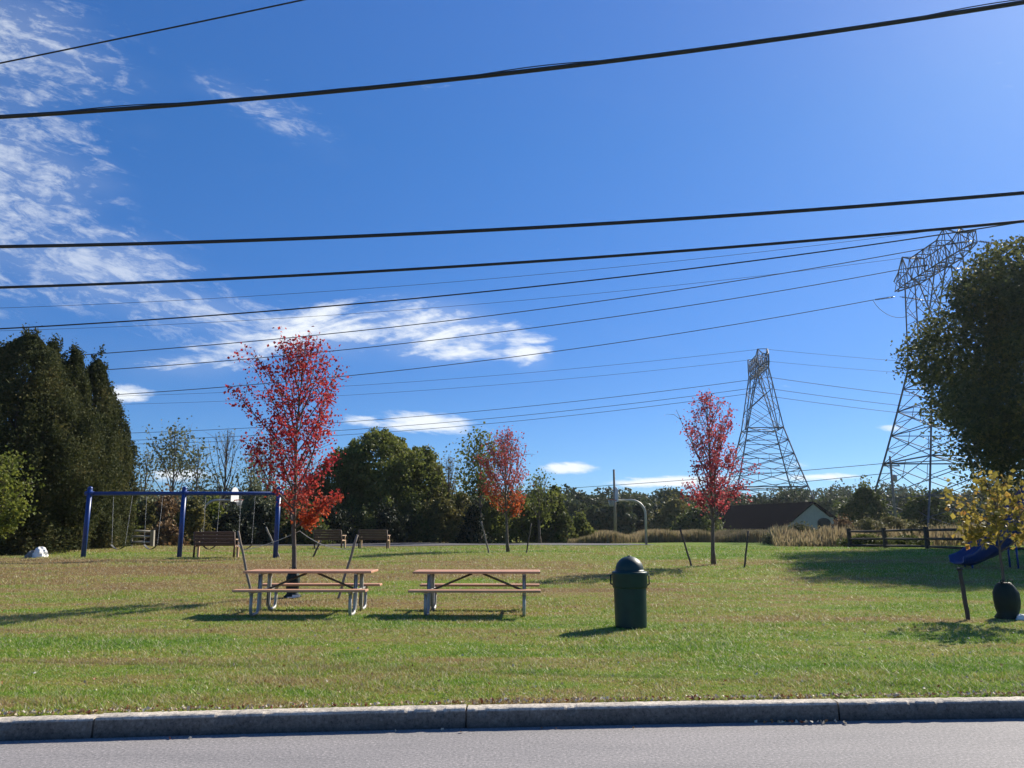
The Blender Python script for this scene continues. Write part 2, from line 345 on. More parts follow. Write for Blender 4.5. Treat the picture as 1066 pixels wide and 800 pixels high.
# ------------------------------------------------------------------ building helpers
def tag(o, label=None, cat=None, group=None, kind=None):
    if label: o['label'] = label
    if cat: o['category'] = cat
    if group: o['group'] = group
    if kind: o['kind'] = kind
    return o
def empty(name, loc, rz=0, **k):
    o = bpy.data.objects.new(name, None); COL.objects.link(o); o.location = loc; o.rotation_euler = (0, 0, rz)
    o.empty_display_size = .2; return tag(o, **k)
class MB:
    def __init__(s): s.v = []; s.f = []; s.sm = []
    def add(s, vs, fs, smooth=False):
        n = len(s.v); s.v += [tuple(v) for v in vs]; s.f += [tuple(i + n for i in f) for f in fs]; s.sm += [smooth] * len(fs); return s
    def box(s, c, d, rot=None, taper=1.0, bev=0.0):
        """box with bevelled edges when bev > 0"""
        hx, hy, hz = d[0] / 2, d[1] / 2, d[2] / 2; M = rot or Matrix.Identity(3); c = Vector(c)
        if bev <= 0:
            P = [Vector((x * hx * (taper if z > 0 else 1), y * hy * (taper if z > 0 else 1), z * hz)) for z in (-1, 1) for y in (-1, 1) for x in (-1, 1)]
            return s.add([c + M @ p for p in P], [(0, 2, 3, 1), (4, 5, 7, 6), (0, 1, 5, 4), (2, 6, 7, 3), (0, 4, 6, 2), (1, 3, 7, 5)])
        b = bev; vs = []; idx = {}
        for sx in (-1, 1):
            for sy in (-1, 1):
                for sz in (-1, 1):
                    for a in range(3):
                        p = [sx * (hx - b), sy * (hy - b), sz * (hz - b)]; p[a] += (sx, sy, sz)[a] * b
                        idx[(sx, sy, sz, a)] = len(vs); vs.append(c + M @ Vector(p))
        fs = []
        for a in range(3):
            o1, o2 = [i for i in range(3) if i != a]
            for sg in (-1, 1):
                q = []
                for (p1, p2) in ((-1, -1), (1, -1), (1, 1), (-1, 1)):
                    k = [0, 0, 0]; k[a] = sg; k[o1] = p1; k[o2] = p2; q.append(idx[(*k, a)])
                fs.append(q)
        for a in range(3):            # edge strips along axis a
            o1, o2 = [i for i in range(3) if i != a]
            for p1 in (-1, 1):
                for p2 in (-1, 1):
                    def K(sa, ax):
                        k = [0, 0, 0]; k[a] = sa; k[o1] = p1; k[o2] = p2; return idx[(*k, ax)]
                    fs.append([K(-1, o1), K(1, o1), K(1, o2), K(-1, o2)])
        for sx in (-1, 1):
            for sy in (-1, 1):
                for sz in (-1, 1): fs.append([idx[(sx, sy, sz, a)] for a in range(3)])
        return s.add(vs, fs)
    def tube(s, pts, r, n=8, cap=True, smooth=True):
        pts = [Vector(p) for p in pts]; m = len(pts)
        rr = r if isinstance(r, (list, tuple)) else [r] * m
        ref = None; rings = []
        for i, p in enumerate(pts):
            t = (pts[min(i + 1, m - 1)] - pts[max(i - 1, 0)]).normalized()
            if ref is None:
                ref = Vector((0, 0, 1)) if abs(t.z) < .9 else Vector((1, 0, 0))
            u = (ref - t * ref.dot(t)).normalized(); v = t.cross(u); ref = u
            rings.append([p + (u * math.cos(a) + v * math.sin(a)) * rr[i] for a in [2 * math.pi * k / n for k in range(n)]])
        vs = [q for g in rings for q in g]; fs = []
        for i in range(m - 1):
            for k in range(n):
                fs.append((i * n + k, i * n + (k + 1) % n, (i + 1) * n + (k + 1) % n, (i + 1) * n + k))
        if cap: fs += [tuple(range(n))[::-1], tuple((m - 1) * n + k for k in range(n))]
        return s.add(vs, fs, smooth)
    def bar(s, a, b, w, n=4): return s.tube([a, b], w / 2, n, False, False)
    def lathe(s, prof, n=32, c=(0, 0, 0), smooth=True):
        c = Vector(c); vs = []; fs = []
        for (r, z) in prof:
            for k in range(n):
                a = 2 * math.pi * k / n; vs.append(c + Vector((r * math.cos(a), r * math.sin(a), z)))
        for i in range(len(prof) - 1):
            for k in range(n): fs.append((i * n + k, i * n + (k + 1) % n, (i + 1) * n + (k + 1) % n, (i + 1) * n + k))
        return s.add(vs, fs, smooth)
    def build(s, name, mat, parent=None, **k):
        me = bpy.data.meshes.new(name); me.from_pydata(s.v, [], s.f); me.materials.append(mat)
        me.polygons.foreach_set('use_smooth', s.sm); me.update()
        o = bpy.data.objects.new(name, me); COL.objects.link(o)
        if parent: o.parent = parent
        return tag(o, **k)
def np_mesh(name, V, F, mat, parent=None, smooth=False, **k):
    """V (n,3), F (m,c) numpy; one mesh object"""
    me = bpy.data.meshes.new(name); me.vertices.add(len(V)); me.vertices.foreach_set('co', np.ascontiguousarray(V, np.float32).ravel())
    c = F.shape[1]; me.loops.add(F.size); me.loops.foreach_set('vertex_index', np.ascontiguousarray(F, np.int32).ravel())
    me.polygons.add(len(F)); me.polygons.foreach_set('loop_start', np.arange(0, F.size, c, dtype=np.int32))
    me.polygons.foreach_set('use_smooth', np.full(len(F), smooth))
    me.materials.append(mat); me.update(calc_edges=True)
    o = bpy.data.objects.new(name, me); COL.objects.link(o)
    if parent: o.parent = parent
    return tag(o, **k)
def copy_thing(o, loc, rz, label=None):
    c = o.copy(); COL.objects.link(c); c.location = loc; c.rotation_euler = (0, 0, rz)
    if label: c['label'] = label
    for ch in o.children:
        d = ch.copy(); COL.objects.link(d); d.parent = c
        for g in ch.children:
            e = g.copy(); COL.objects.link(e); e.parent = d
    return c
def quads(P, size, rng, aspect=.7, up=None, jit=.4):
    """leaf-shaped quads (diamonds folded a little along the midrib) at points P"""
    n = len(P); s = size * (1 + jit * (rng.random(n) - .5) * 2)
    a = rng.normal(size=(n, 3))
    if up is not None: a = a * (1 - up) + np.array([0, 0, 1.0]) * up * 1.5
    a /= np.linalg.norm(a, axis=1)[:, None] + 1e-9
    b = rng.normal(size=(n, 3)); b -= a * (a * b).sum(1)[:, None]; b /= np.linalg.norm(b, axis=1)[:, None] + 1e-9
    nrm = np.cross(a, b)
    L = a * s[:, None] * .5; W = b * (s * aspect * .5)[:, None]; K = nrm * (s * .12)[:, None]
    V = np.stack([P - L, P + W * 1.0 - L * .1 + K, P + L, P - W * 1.0 - L * .1 + K], 1).reshape(-1, 3)
    F = np.arange(4 * n).reshape(-1, 4)
    return V, F

# ------------------------------------------------------------------ setting: ground, road, kerb
def build_ground():
    xs = np.concatenate([-np.geomspace(850, 16, 26), np.arange(-15, 15.01, .5), np.geomspace(16, 850, 26)])
    ds = np.concatenate([np.arange(0, 3, .25), np.arange(3, 36, .5), np.arange(36, 80, 2), np.geomspace(80, 1400, 20)])
    X, D = np.meshgrid(xs, ds); Y = kerb_y(X) + KW - .01 + D
    Z = np.where(D < .01, KH - .02, terr(X, Y)); Z = np.where(D < .6, (KH - .012) * (1 - D / .6) + terr(X, Y) * (D / .6), Z)
    V = np.stack([X, Y, Z], -1).reshape(-1, 3); nx = len(xs); ny = len(ds)
    i, j = np.meshgrid(np.arange(nx - 1), np.arange(ny - 1)); q = (j * nx + i).ravel()
    F = np.stack([q, q + 1, q + 1 + nx, q + nx], 1)
    np_mesh('lawn', V, F, M_LAWN, None, True, kind='structure', label='mown park lawn with green and dry brown patches behind the kerb')
    xs = np.concatenate([[-300, -120, -60, -30], np.arange(-20, 20.1, 1), [30, 60, 120, 300]])
    def strip(o0, o1, z, name, mat, label):
        V = []; 
        for x in xs: k = float(kerb_y(x)); V += [(x, k + o0, z), (x, k + o1, z)]
        F = np.array([(2 * i, 2 * i + 2, 2 * i + 3, 2 * i + 1) for i in range(len(xs) - 1)])
        np_mesh(name, np.array(V), F, mat, None, False, kind='structure', label=label)
    strip(-9.5, .02, 0, 'road', M_ROAD, 'light grey asphalt road along the bottom of the picture')
    strip(-300, -9.5, -.012, 'verge', M_LAWN, 'grass verge on the other side of the road')
build_ground()
def build_kerb():
    rng = np.random.default_rng(5)
    # joints seen at these photo columns; others follow at the same spacing
    jx = []
    for px, py in ((88, 752), (485, 740), (868, 729)):
        a, b = ray(px, py); Y = (EYE - KH) / -b; jx.append(a * Y)
    step = (jx[2] - jx[0]) / 2
    js = [jx[0] - step * k for k in range(8, 0, -1)] + jx + [jx[2] + step * k for k in range(1, 9)]
    mb = MB()
    for a, b in zip(js[:-1], js[1:]):
        n = 110; a2, b2 = a + .009, b - .009; off = rng.normal() * .003; dzz = rng.normal() * .003
        vs = []
        prof = [(0.0, -.02), (.008, KH * .5), (.016, KH - .022), (.026, KH - .007), (.042, KH), (KW * .6, KH + .002), (KW - .01, KH), (KW, KH - .01), (KW, -.02)]
        wear = np.convolve(rng.normal(size=n + 9), np.ones(5) / 5, 'same'); chip = (np.convolve(rng.random(n + 9) < .03, np.ones(3), 'same') > 0)
        for i in range(n + 1):
            x = a2 + (b2 - a2) * i / n; k = float(kerb_y(x))
            for q_, (o, z) in enumerate(prof):
                jj = rng.normal(size=2) * .0012 + (np.array([.004, -.004]) * (wear[i + 4] * .8 + 2.2 * chip[i + 4]) if 2 <= q_ <= 4 else 0)
                vs.append((x, k + o + off + jj[0], z + (dzz if z > .1 else 0) + jj[1]))
        m = len(prof); fs = [(i * m + j, (i + 1) * m + j, (i + 1) * m + j + 1, i * m + j + 1) for i in range(n) for j in range(m - 1)]
        fs += [tuple(range(m)), tuple(n * m + j for j in range(m))[::-1]]
        mb.add(vs, fs, False)
    # a dark, sunken filler under the joints
    for x in js:
        k = float(kerb_y(x)); mb.box((x, k + KW / 2 + .015, KH / 2 - .02), (.03, KW - .03, KH - .02))
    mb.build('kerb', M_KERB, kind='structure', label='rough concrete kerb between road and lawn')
build_kerb()
# basketball court slab
def court():
    x0, x1, y0, y1 = -21.5, 9.0, 49.0, 60.0
    xs = np.linspace(x0, x1, 30); ys = np.linspace(y0, y1, 14); X, Y = np.meshgrid(xs, ys); Z = terr(X, Y) + .025
    V = np.stack([X, Y, Z], -1).reshape(-1, 3); nx = 30
    i, j = np.meshgrid(np.arange(29), np.arange(13)); q = (j * nx + i).ravel(); F = np.stack([q, q + 1, q + 1 + nx, q + nx], 1)
    np_mesh('path', V, F, M_COURT, None, True, kind='structure', label='grey asphalt basketball court surface beyond the lawn')
court()

# ------------------------------------------------------------------ grass blades
def grass():
    rng = np.random.default_rng(11)
    Vs = []; 
    def band(y0, y1, dens, h, wd, lean):
        A = .72 * (y1 ** 2 - y0 ** 2) + 4 * (y1 - y0); n = int(A * dens)
        y = y0 + (y1 - y0) * rng.random(int(n * 1.5)); x = (rng.random(len(y)) * 2 - 1) * (.72 * y1 + 2)
        ok = (np.abs(x) < .72 * y + 2); x, y = x[ok][:n], y[ok][:n]
        # thin the turf in places
        cl = np.sin(x * 3.1 + np.sin(y * 2.3) * 2) * np.sin(y * 4.3 + np.sin(x * 1.7) * 2)
        ok = (y > kerb_y(x) + KW + .012 + .03 * rng.random(len(y))) & (rng.random(len(x)) < .8 + .2 * cl); x, y = x[ok], y[ok]
        n = len(x); cl = cl[ok]
        d = y - kerb_y(x) - KW
        z = np.where(d < .6, (KH - .012) * (1 - d / .6) + terr(x, y) * d / .6, terr(x, y)) - .004
        tf = np.sin(x * 17 + 3 * np.sin(y * 9)) * np.sin(y * 14 + 3 * np.sin(x * 7)); hh = h * (1 + .45 * np.clip(tf, -.4, 1)) * (.45 + .9 * rng.random(n)) * (1 + .25 * cl) * (1 + .3 * np.sin(x * .9) * np.sin(y * 1.3)); a = rng.random(n) * 2 * math.pi; b = rng.random(n) * 2 * math.pi
        ww = wd * (.6 + .8 * rng.random(n)); ln = hh * lean * rng.random(n) * 1.6
        P = np.stack([x, y, z], 1); W = np.stack([np.cos(a), np.sin(a), 0 * a], 1) * ww[:, None] / 2
        tip = P + np.stack([np.cos(b) * ln, np.sin(b) * ln, hh], 1)
        Vs.append(np.stack([P - W, P + W, tip], 1).reshape(-1, 3))
    band(6.2, 9.5, 5600, .031, .0085, 1.2)
    band(9.5, 14, 3000, .031, .011, 1.2)
    band(14, 20, 1700, .033, .013, 1.0)
    band(20, 32, 620, .042, .018, 1.0)
    band(32, 46, 200, .05, .026, .8)
    V = np.concatenate(Vs); F = np.arange(len(V)).reshape(-1, 3)
    np_mesh('grass', V, F, M_BLADE, kind='stuff', label='short mown grass blades, part green and part dry', cat='grass')
grass()

# ------------------------------------------------------------------ trees
def branch_skeleton(rng, H, t0, prof, nl, elev, r0, sub=4, wob=.015, curve=.5, topfrac=1.0):
    """trunk and limbs as tubes; returns MB and leaf anchor points"""
    mb = MB(); anch = []
    n = 12; tp = []
    wx, wy = rng.normal() * wob * H, rng.normal() * wob * H
    for i in range(n + 1):
        t = i / n * topfrac
        tp.append(Vector((wx * math.sin(t * 3) + rng.normal() * wob * H * .12, wy * math.sin(t * 2.4) + rng.normal() * wob * H * .12, t * H)))
    tp[0] = Vector((0, 0, -.05))
    rr = [r0 * (1.35 if i == 0 else 1) * (1 - .88 * (i / n)) for i in range(n + 1)]
    mb.tube(tp, rr, 8)
    def onT(t):
        f = t / topfrac * n; i = min(int(f), n - 1); return tp[i].lerp(tp[i + 1], f - i), rr[i] + (rr[i + 1] - rr[i]) * (f - i)
    for i in range(nl):
        t = t0 + (topfrac - t0) * (i + rng.random() * .7) / nl * .97
        p, rb = onT(min(t, topfrac * .98)); az = i * 2.399 + rng.normal() * .35
        L = prof(min(1, t + .13)) * (.8 + .35 * rng.random()); e = R(elev(t) + rng.normal() * 7)
        d = Vector((math.cos(az) * math.cos(e), math.sin(az) * math.cos(e), math.sin(e))); Ln = L / max(.25, math.cos(e))
        Ln = min(Ln, max(.12 * H * .6, (H * .97 - p.z) / (math.sin(e) + .12)) if e > .2 else Ln)
        pts = [p]; k = 6; dd = d.copy()
        for j in range(k):
            dd = (dd + Vector((0, 0, curve * .12)) + Vector(rng.normal(size=3)) * .07).normalized(); pts.append(pts[-1] + dd * Ln / k)
        r1 = rb * .55; mb.tube(pts, [r1 * (1 - .85 * j / k) + .002 for j in range(k + 1)], 5)
        for j in range(2, k + 1): anch.append((pts[j], Ln))
        for q in range(sub):
            s = .25 + .7 * (q + rng.random()) / sub; f = s * k; j = min(int(f), k - 1); b = pts[j].lerp(pts[j + 1], f - j)
            sd = (dd + Vector(rng.normal(size=3)) * .75 + Vector((0, 0, .15))).normalized(); sl_ = Ln * (.22 + .25 * rng.random()) * (1.1 - s * .5)
            sp = [b, b + sd * sl_ * .5, b + (sd + Vector(rng.normal(size=3)) * .15).normalized() * sl_]
            mb.tube(sp, [r1 * .4 * (1 - s * .5) + .002, r1 * .25 + .0015, .0015], 4)
            anch += [(sp[1], Ln), (sp[2], Ln), (b, Ln)]
    anch += [(tp[-1], .4), (tp[-2], .4)]
    return mb, anch
def lopsided(rng, P, amt): return P

def airy_tree(name, label, loc, H, t0, prof, nl, elev, r0, leafm, nleaf, lsize, bark=None, seed=1, sub=4, sigma=.13, group=None, cat='tree', topfrac=.97, wob=.012, keep=None):
    rng = np.random.default_rng(seed)
    H = H * .955
    root = empty(name, loc, label=label, cat=cat, group=group)
    mb, an = branch_skeleton(rng, H, t0, prof, nl, elev, r0, sub, wob, topfrac=topfrac)
    mb.build('trunk', bark or M_BARK, root)
    A = np.array([a[0] for a in an]); wl = np.array([a[1] for a in an])
    if keep is not None:
        kk = keep(A); A = A[kk]; wl = wl[kk]
    tz = np.clip((A[:, 2] / H), 0, .999); bins = (tz * 14).astype(int); cnt = np.bincount(bins, minlength=15)
    target = np.array([prof(t) ** 1.35 * (1 if t > t0 * .95 else .15) for t in tz])
    rad_ = np.hypot(A[:, 0], A[:, 1]) / (np.array([prof(t) for t in tz]) + .05)
    wgt = (rng.random(len(A)) ** 1.5 * 1.2 + .15) * target / cnt[bins] * (.35 + np.clip(rad_, 0, 1.1)); wgt /= wgt.sum()
    idx = rng.choice(len(A), nleaf, p=wgt)
    P = A[idx] + rng.normal(size=(nleaf, 3)) * sigma * np.array([1, 1, .9])
    P = P[P[:, 2] > .3]
    V, F = quads(P, lsize, rng, .8)
    np_mesh('crown', V, F, leafm, root)
    return root

def full_tree(name, label, loc, H, rx, z0, leafm, nleaf, lsize, seed=1, lobes=60, group=None, shape='round', bark=None, trunk_r=None, cat='tree', lob=.2, ry=None, fill=.38, aspect=.75):
    """dense crown: many uneven leaf clumps round an irregular envelope, a looser inside, and real limbs"""
    rng = np.random.default_rng(seed); root = empty(name, loc, label=label, cat=cat, group=group)
    ry = ry or rx; hc = H - z0; ph = rng.random(8) * 6.28
    def E(t, a):
        t = np.clip(t, 0, 1)
        if shape == 'round': e = np.clip(1 - np.abs((t - .42) / .585) ** 2.3, 0, 1) ** .5
        elif shape == 'cone': e = (1 - t) ** .75 * .97 + .02
        elif shape == 'column': e = np.clip((1 - t) * 2.3, 0, 1) ** .56 * (1 - .12 * t)
        else: e = np.sqrt(np.clip(1 - t * t, 0, 1))
        if shape == 'dome': e = e * (1 + .16 * np.sin(4 * a + ph[3] + 6 * t) + .12 * np.sin(7 * a + ph[4] - 9 * t))
        if shape == 'round': e = e * (1 + .09 * np.sin(5 * a + ph[3] + 7 * t) + .08 * np.sin(8 * a + ph[4] - 11 * t) + .05 * np.sin(13 * t + ph[6] + 3 * a))
        return e * (1 + .13 * np.sin(2 * a + ph[0] + 3 * t) + .10 * np.sin(3 * a + ph[1] - 5 * t) + .07 * np.sin(9 * t + ph[2] + a))
    vz = 1.7 if shape == 'column' else .9
    m = lobes; t = (np.arange(m) + rng.random(m)) / m; t = t ** (.85 if shape in ('round',) else 1.1); a = np.arange(m) * 2.399 + rng.normal(size=m) * .5
    lr = lob * rx * (.55 + .9 * rng.random(m) ** 1.4) * (.55 + .45 * E(t, a)); rho = (.55 + .45 * rng.random(m) ** .6)
    rr_ = np.maximum(E(t, a) * rx - lr * .55, 0) * rho
    zc = z0 + lr * .5 + t * (hc - lr * (.5 + vz))
    C = np.stack([np.cos(a) * rr_, np.sin(a) * rr_ * ry / rx, zc], 1)
    n1 = int(nleaf * (1 - fill)); w = lr ** 2; idx = rng.choice(m, n1, p=w / w.sum())
    d = rng.normal(size=(n1, 3)); d /= np.linalg.norm(d, axis=1)[:, None]
    rad = lr[idx] * np.clip(1 - np.abs(rng.normal(size=n1)) * .38, .05, 1) * (1 + .35 * rng.random(n1) * (rng.random(n1) < .35))
    P = C[idx] + d * rad[:, None] * np.array([1, 1, vz])
    if shape in ('round', 'column'):       # whole clumps pushed out or drawn in, so the outline breaks up
        P = P + (P - np.array([0, 0, z0 + hc * .45])) * (rng.normal(size=m).clip(-1.5, 2) * (.055 if shape == 'round' else .045))[idx][:, None]
    n2 = nleaf - n1; t2 = rng.random(n2) ** 1.05; a2 = rng.random(n2) * 6.283; q = E(t2, a2) * rx * (.30 + .66 * rng.random(n2) ** .6)
    P2 = np.stack([np.cos(a2) * q, np.sin(a2) * q * ry / rx, z0 + t2 * hc * .97], 1)
    hole = np.sin(P2[:, 0] * 2.2 / rx * 2 + ph[3]) * np.sin(P2[:, 2] * 2.6 / rx * 2 + ph[4]) * np.sin(P2[:, 1] * 3 / rx * 2 + ph[5])
    P2 = P2[hole < .35]
    if shape == 'column':      # feathery outline: sprays that point up and out
        k = rng.random(len(P)) < .12; P[k] += np.stack([P[k, 0] * .07, P[k, 1] * .07, rng.random(k.sum()) * .45], 1)
    P = np.concatenate([P, P2]); P[:, 2] = np.where(P[:, 2] < .04, rng.random(len(P)) * .5, P[:, 2])
    if shape == 'dome':        # sprigs that break the outline
        n3 = nleaf // 12; k3 = rng.choice(len(P), n3); dd = P[k3] - np.array([0, 0, z0]); P = np.concatenate([P, P[k3] + dd * (.08 + .2 * rng.random((n3, 1))) * np.array([1, 1, 1.1])])
    V, F = quads(P, lsize, rng, .5 if shape == 'column' else aspect)
    np_mesh('crown', V, F, leafm, root)
    tr = trunk_r or H * .018; mb = MB()
    top = Vector((rng.normal() * .02 * H, rng.normal() * .02 * H, z0 + hc * .72))
    tp = [Vector((0, 0, -.1)), Vector((0, 0, H * .03)), Vector((top.x * .4, top.y * .4, z0 * .7 + .3)), top * 1.0]
    mb.tube(tp, [tr * 1.5, tr * 1.1, tr * .85, tr * .2], 8)
    for k in rng.choice(m, min(m, 16), replace=False):
        c = Vector(C[k]); b = tp[2].lerp(top, max(0, min(.85, (c.z - z0) / hc - .15)))
        mm = b.lerp(c, .5) + Vector((0, 0, -.06 * (c - b).length))
        mb.tube([b, mm, c], [tr * .42, tr * .26, tr * .08], 5)
    mb.build('trunk', bark or M_BARK, root)
    return root

def sapling_prof(w):
    return lambda t: w * (1.0 if t < .55 else max(.16, 1 - (t - .55) / .5))
elevF = lambda t: 48 + 26 * t
# --- the three staked red maples
g1 = ground(306, 622)
H1 = top_h(308, 338, g1.y)
P1 = lambda t: float(np.interp(t, [.24, .29, .43, .57, .71, .85, .96, 1], [.30, .50, .82, 1.08, .98, .92, .66, .35]))
P2_ = lambda t: float(np.interp(t, [.22, .27, .41, .64, .83, .97, 1], [.5, .85, 1.1, 1.15, 1.0, .55, .3]))
P3 = lambda t: float(np.interp(t, [.2, .25, .36, .52, .68, .84, .97, 1], [.3, .5, 1.05, 1.1, .85, .62, .36, .2]))
airy_tree('red_maple_tree', 'tallest red maple sapling, behind the left picnic table, green bag round its trunk', g1, H1, .24,
          lambda t: P1(t) * 1.22, 40, lambda t: 36 + 32 * t, .060, L_RED, 7000, .068, M_BARK, 22, 6, .095, group='red maple saplings held by stakes')
g2 = ground(529, 575)
H2 = top_h(533, 441, g2.y)
airy_tree('red_maple_tree', 'orange and red maple sapling standing in the middle, behind the right picnic table', g2, H2, .24,
          P2_, 40, lambda t: 52 + 24 * t, .070, L_RED2, 3700, .085, M_BARK, 8, 6, .12, group='red maple saplings held by stakes')
g3 = ground(743, 588)
H3 = top_h(738, 399, g3.y)
airy_tree('red_maple_tree', 'narrow crimson maple sapling in front of the farther lattice tower', g3, H3, .22,
          P3, 38, lambda t: 46 + 28 * t, .070, L_RED3, 4500, .08, M_BARK, 33, 5, .10, group='red maple saplings held by stakes')
# yellow sapling at the right edge
g4 = ground(1047, 644)
H4 = top_h(1035, 484, g4.y)
airy_tree('yellow_sapling', 'small yellow and gold leaved sapling at the right edge, in front of the blue slide', g4, H4, .44,
          lambda t: .98 * float(np.interp(t, [.3, .5, .7, .85, 1], [.75, 1, .85, .55, .3])), 24, lambda t: 16 + 36 * t, .034, L_YEL, 950, .098, M_BARK, 14, 4, .085, topfrac=.95)

# ------------------------------------------------------------------ stakes, ropes, bags
def stake(pb, pt, Y, r, label, mat=M_STAKE, cap=False, dY=0):
    b = ground(*pb); a = at(pt[0], pt[1], b.y + dY); root = empty('tree_stake', b, label=label, cat='stake', group='stakes around the saplings')
    d = a - b; mb = MB(); n = 6
    pts = [Vector((0, 0, -.1)) - d * 0] + [d * (i / n) + Vector((.006 * math.sin(i * 2.1), .004 * math.cos(i * 1.7), 0)) for i in range(n + 1)]
    mb.tube(pts, [r * 1.05] + [r * (1 + .05 * math.sin(i)) for i in range(n + 1)], 9); mb.build('stake_pole', mat, root)
    if cap:
        c = MB(); c.tube([d * .965, d * 1.01], [r * 1.45, r * 1.4], 10); c.build('cap', M_RUBBER, root)
    return a
s1 = stake((262, 621), (248, 553), 0, .029, 'leaning wooden stake left of the tallest red maple, beside the left picnic table')
s2 = stake((352, 624), (372, 557), 0, .029, 'leaning wooden stake right of the tallest red maple, behind the left picnic table')
stake((291, 581), (277, 549), 0, .030, 'pale leaning stake beside the right post of the blue swing set', M_FENCEL)
stake((326, 580), (334, 563), 0, .034, 'short dark leaning stake in front of the middle slatted bench', M_DARKSTK)
stake((509, 576), (501, 543), 0, .034, 'pale leaning stake left of the orange and red maple')
stake((548, 576), (553, 545), 0, .030, 'thin dark stake right of the orange and red maple', M_DARKSTK)
stake((720, 590), (708, 551), 0, .030, 'dark leaning stake left of the narrow crimson maple', M_DARKSTK)
stake((775, 591), (779, 553), 0, .030, 'dark stake right of the narrow crimson maple', M_DARKSTK)
stake((1008, 646), (999, 592), 0, .034, 'dark leaning stake with a black cap, left of the yellow sapling', M_DARKSTK, True)
def rope(a, b, sag, r, name, label):
    mb = MB(); n = 14; a = Vector(a); b = Vector(b)
    mb.tube([a.lerp(b, i / n) - Vector((0, 0, sag * 4 * (i / n) * (1 - i / n))) - a for i in range(n + 1)], r, 6)
    o = mb.build(name, M_ROPE, label=label, cat='rope', group='guy ropes of the tallest red maple'); o.location = a
tk = at(312, 553, g1.y)
rope(tk, (ground(352, 624).lerp(s2, .78)), .13, .007, 'guy_rope', 'pale slack rope from the tallest red maple to its right stake')
rope(tk, (ground(262, 621).lerp(s1, .70)), .05, .006, 'guy_rope', 'thin rope from the tallest red maple to its left stake')
def water_bag(g, h, w, label, seed, flare=1.0):
    rng = np.random.default_rng(seed); root = empty('watering_bag', g, label=label, cat='watering bag', group='green watering bags'); mb = MB()
    prof = [(w * .92 * flare, 0), (w * 1.0 * flare, h * .05), (w * .80, h * .16), (w * .92, h * .30), (w * .98, h * .50), (w * .94, h * .72), (w * .72, h * .88), (w * .50, h * .98), (w * .36, h)]
    n = 20; vs = []
    for i, (r, z) in enumerate(prof):
        for k in range(n):
            a = 2 * math.pi * k / n; rr = r * (1 + .05 * math.sin(5 * a + i) + .03 * math.sin(9 * a) + .02 * rng.normal())
            vs.append((rr * math.cos(a), rr * math.sin(a) * .85, z))
    fs = [(i * n + k, i * n + (k + 1) % n, (i + 1) * n + (k + 1) % n, (i + 1) * n + k) for i in range(len(prof) - 1) for k in range(n)]
    mb.add(vs, fs, True); mb.build('bag_body', M_BAG, root)
    for s in (-1, 1):
        st = MB(); st.tube([(s * w * .45, -w * .3, h * .96), (s * w * .5, -w * .32, h * 1.05), (s * w * .2, -w * .2, h * 1.07), (s * w * .18, -w * .15, h)], .008, 6); st.build('strap', M_BAG, root)
    return root
wb = water_bag(g1 + Vector((-.01, -.1, 0)), .60, .15, 'slim dark green watering bag round the trunk of the tallest red maple', 3, 1.25)
lb = MB(); lb.box((0.12, -.155, .045), (.16, .012, .05), bev=.004); lb.box((.03, -.165, .018), (.2, .02, .02), bev=.004); lb.build('printed_tag', M_WHITE, wb)
wb2 = water_bag(g4 + Vector((.01, -.06, -.01)), .61, .21, 'fat dark green watering bag round the yellow sapling by the right edge', 9)
def crumple(g, w, h, name, label, mat, seed, cat='bag'):
    rng = np.random.default_rng(seed); n, m = 16, 10; vs = []
    ph = rng.random(6) * 6
    for i in range(m + 1):
        th = math.pi / 2 * i / m
        for k in range(n):
            a = 2 * math.pi * k / n
            r = (1 + .16 * math.sin(3 * a + ph[0]) + .10 * math.sin(5 * a + ph[1] + i * .8) + .05 * rng.normal()) * math.cos(th) ** .6
            vs.append((w * r * math.cos(a), w * .8 * r * math.sin(a), h * math.sin(th) * (1 + .12 * math.sin(2 * a + ph[2]))))
    fs = [(i * n + k, i * n + (k + 1) % n, (i + 1) * n + (k + 1) % n, (i + 1) * n + k) for i in range(m) for k in range(n)]
    mb = MB(); mb.add(vs, fs, False); o = mb.build(name, mat, label=label, cat=cat); o.location = g; return o
gw = ground(41, 581)
crumple(gw, .24, .36, 'white_bag', 'crumpled white bag lying on the lawn below the evergreens at far left', M_BAGW, 4)
go = crumple(gw + Vector((-.32, .12, 0)), .22, .24, 'stone', 'small grey stone beside the crumpled white bag', simple('grey_stone', (.28, .26, .23), (.16, .15, .13), 8, .9), 6, 'stone')
crumple(ground(1063, 646) + Vector((.02, .0, 0)), .10, .09, 'paper_scrap', 'small white scrap on the grass beside the fat watering bag', M_BAGW, 7, 'litter')

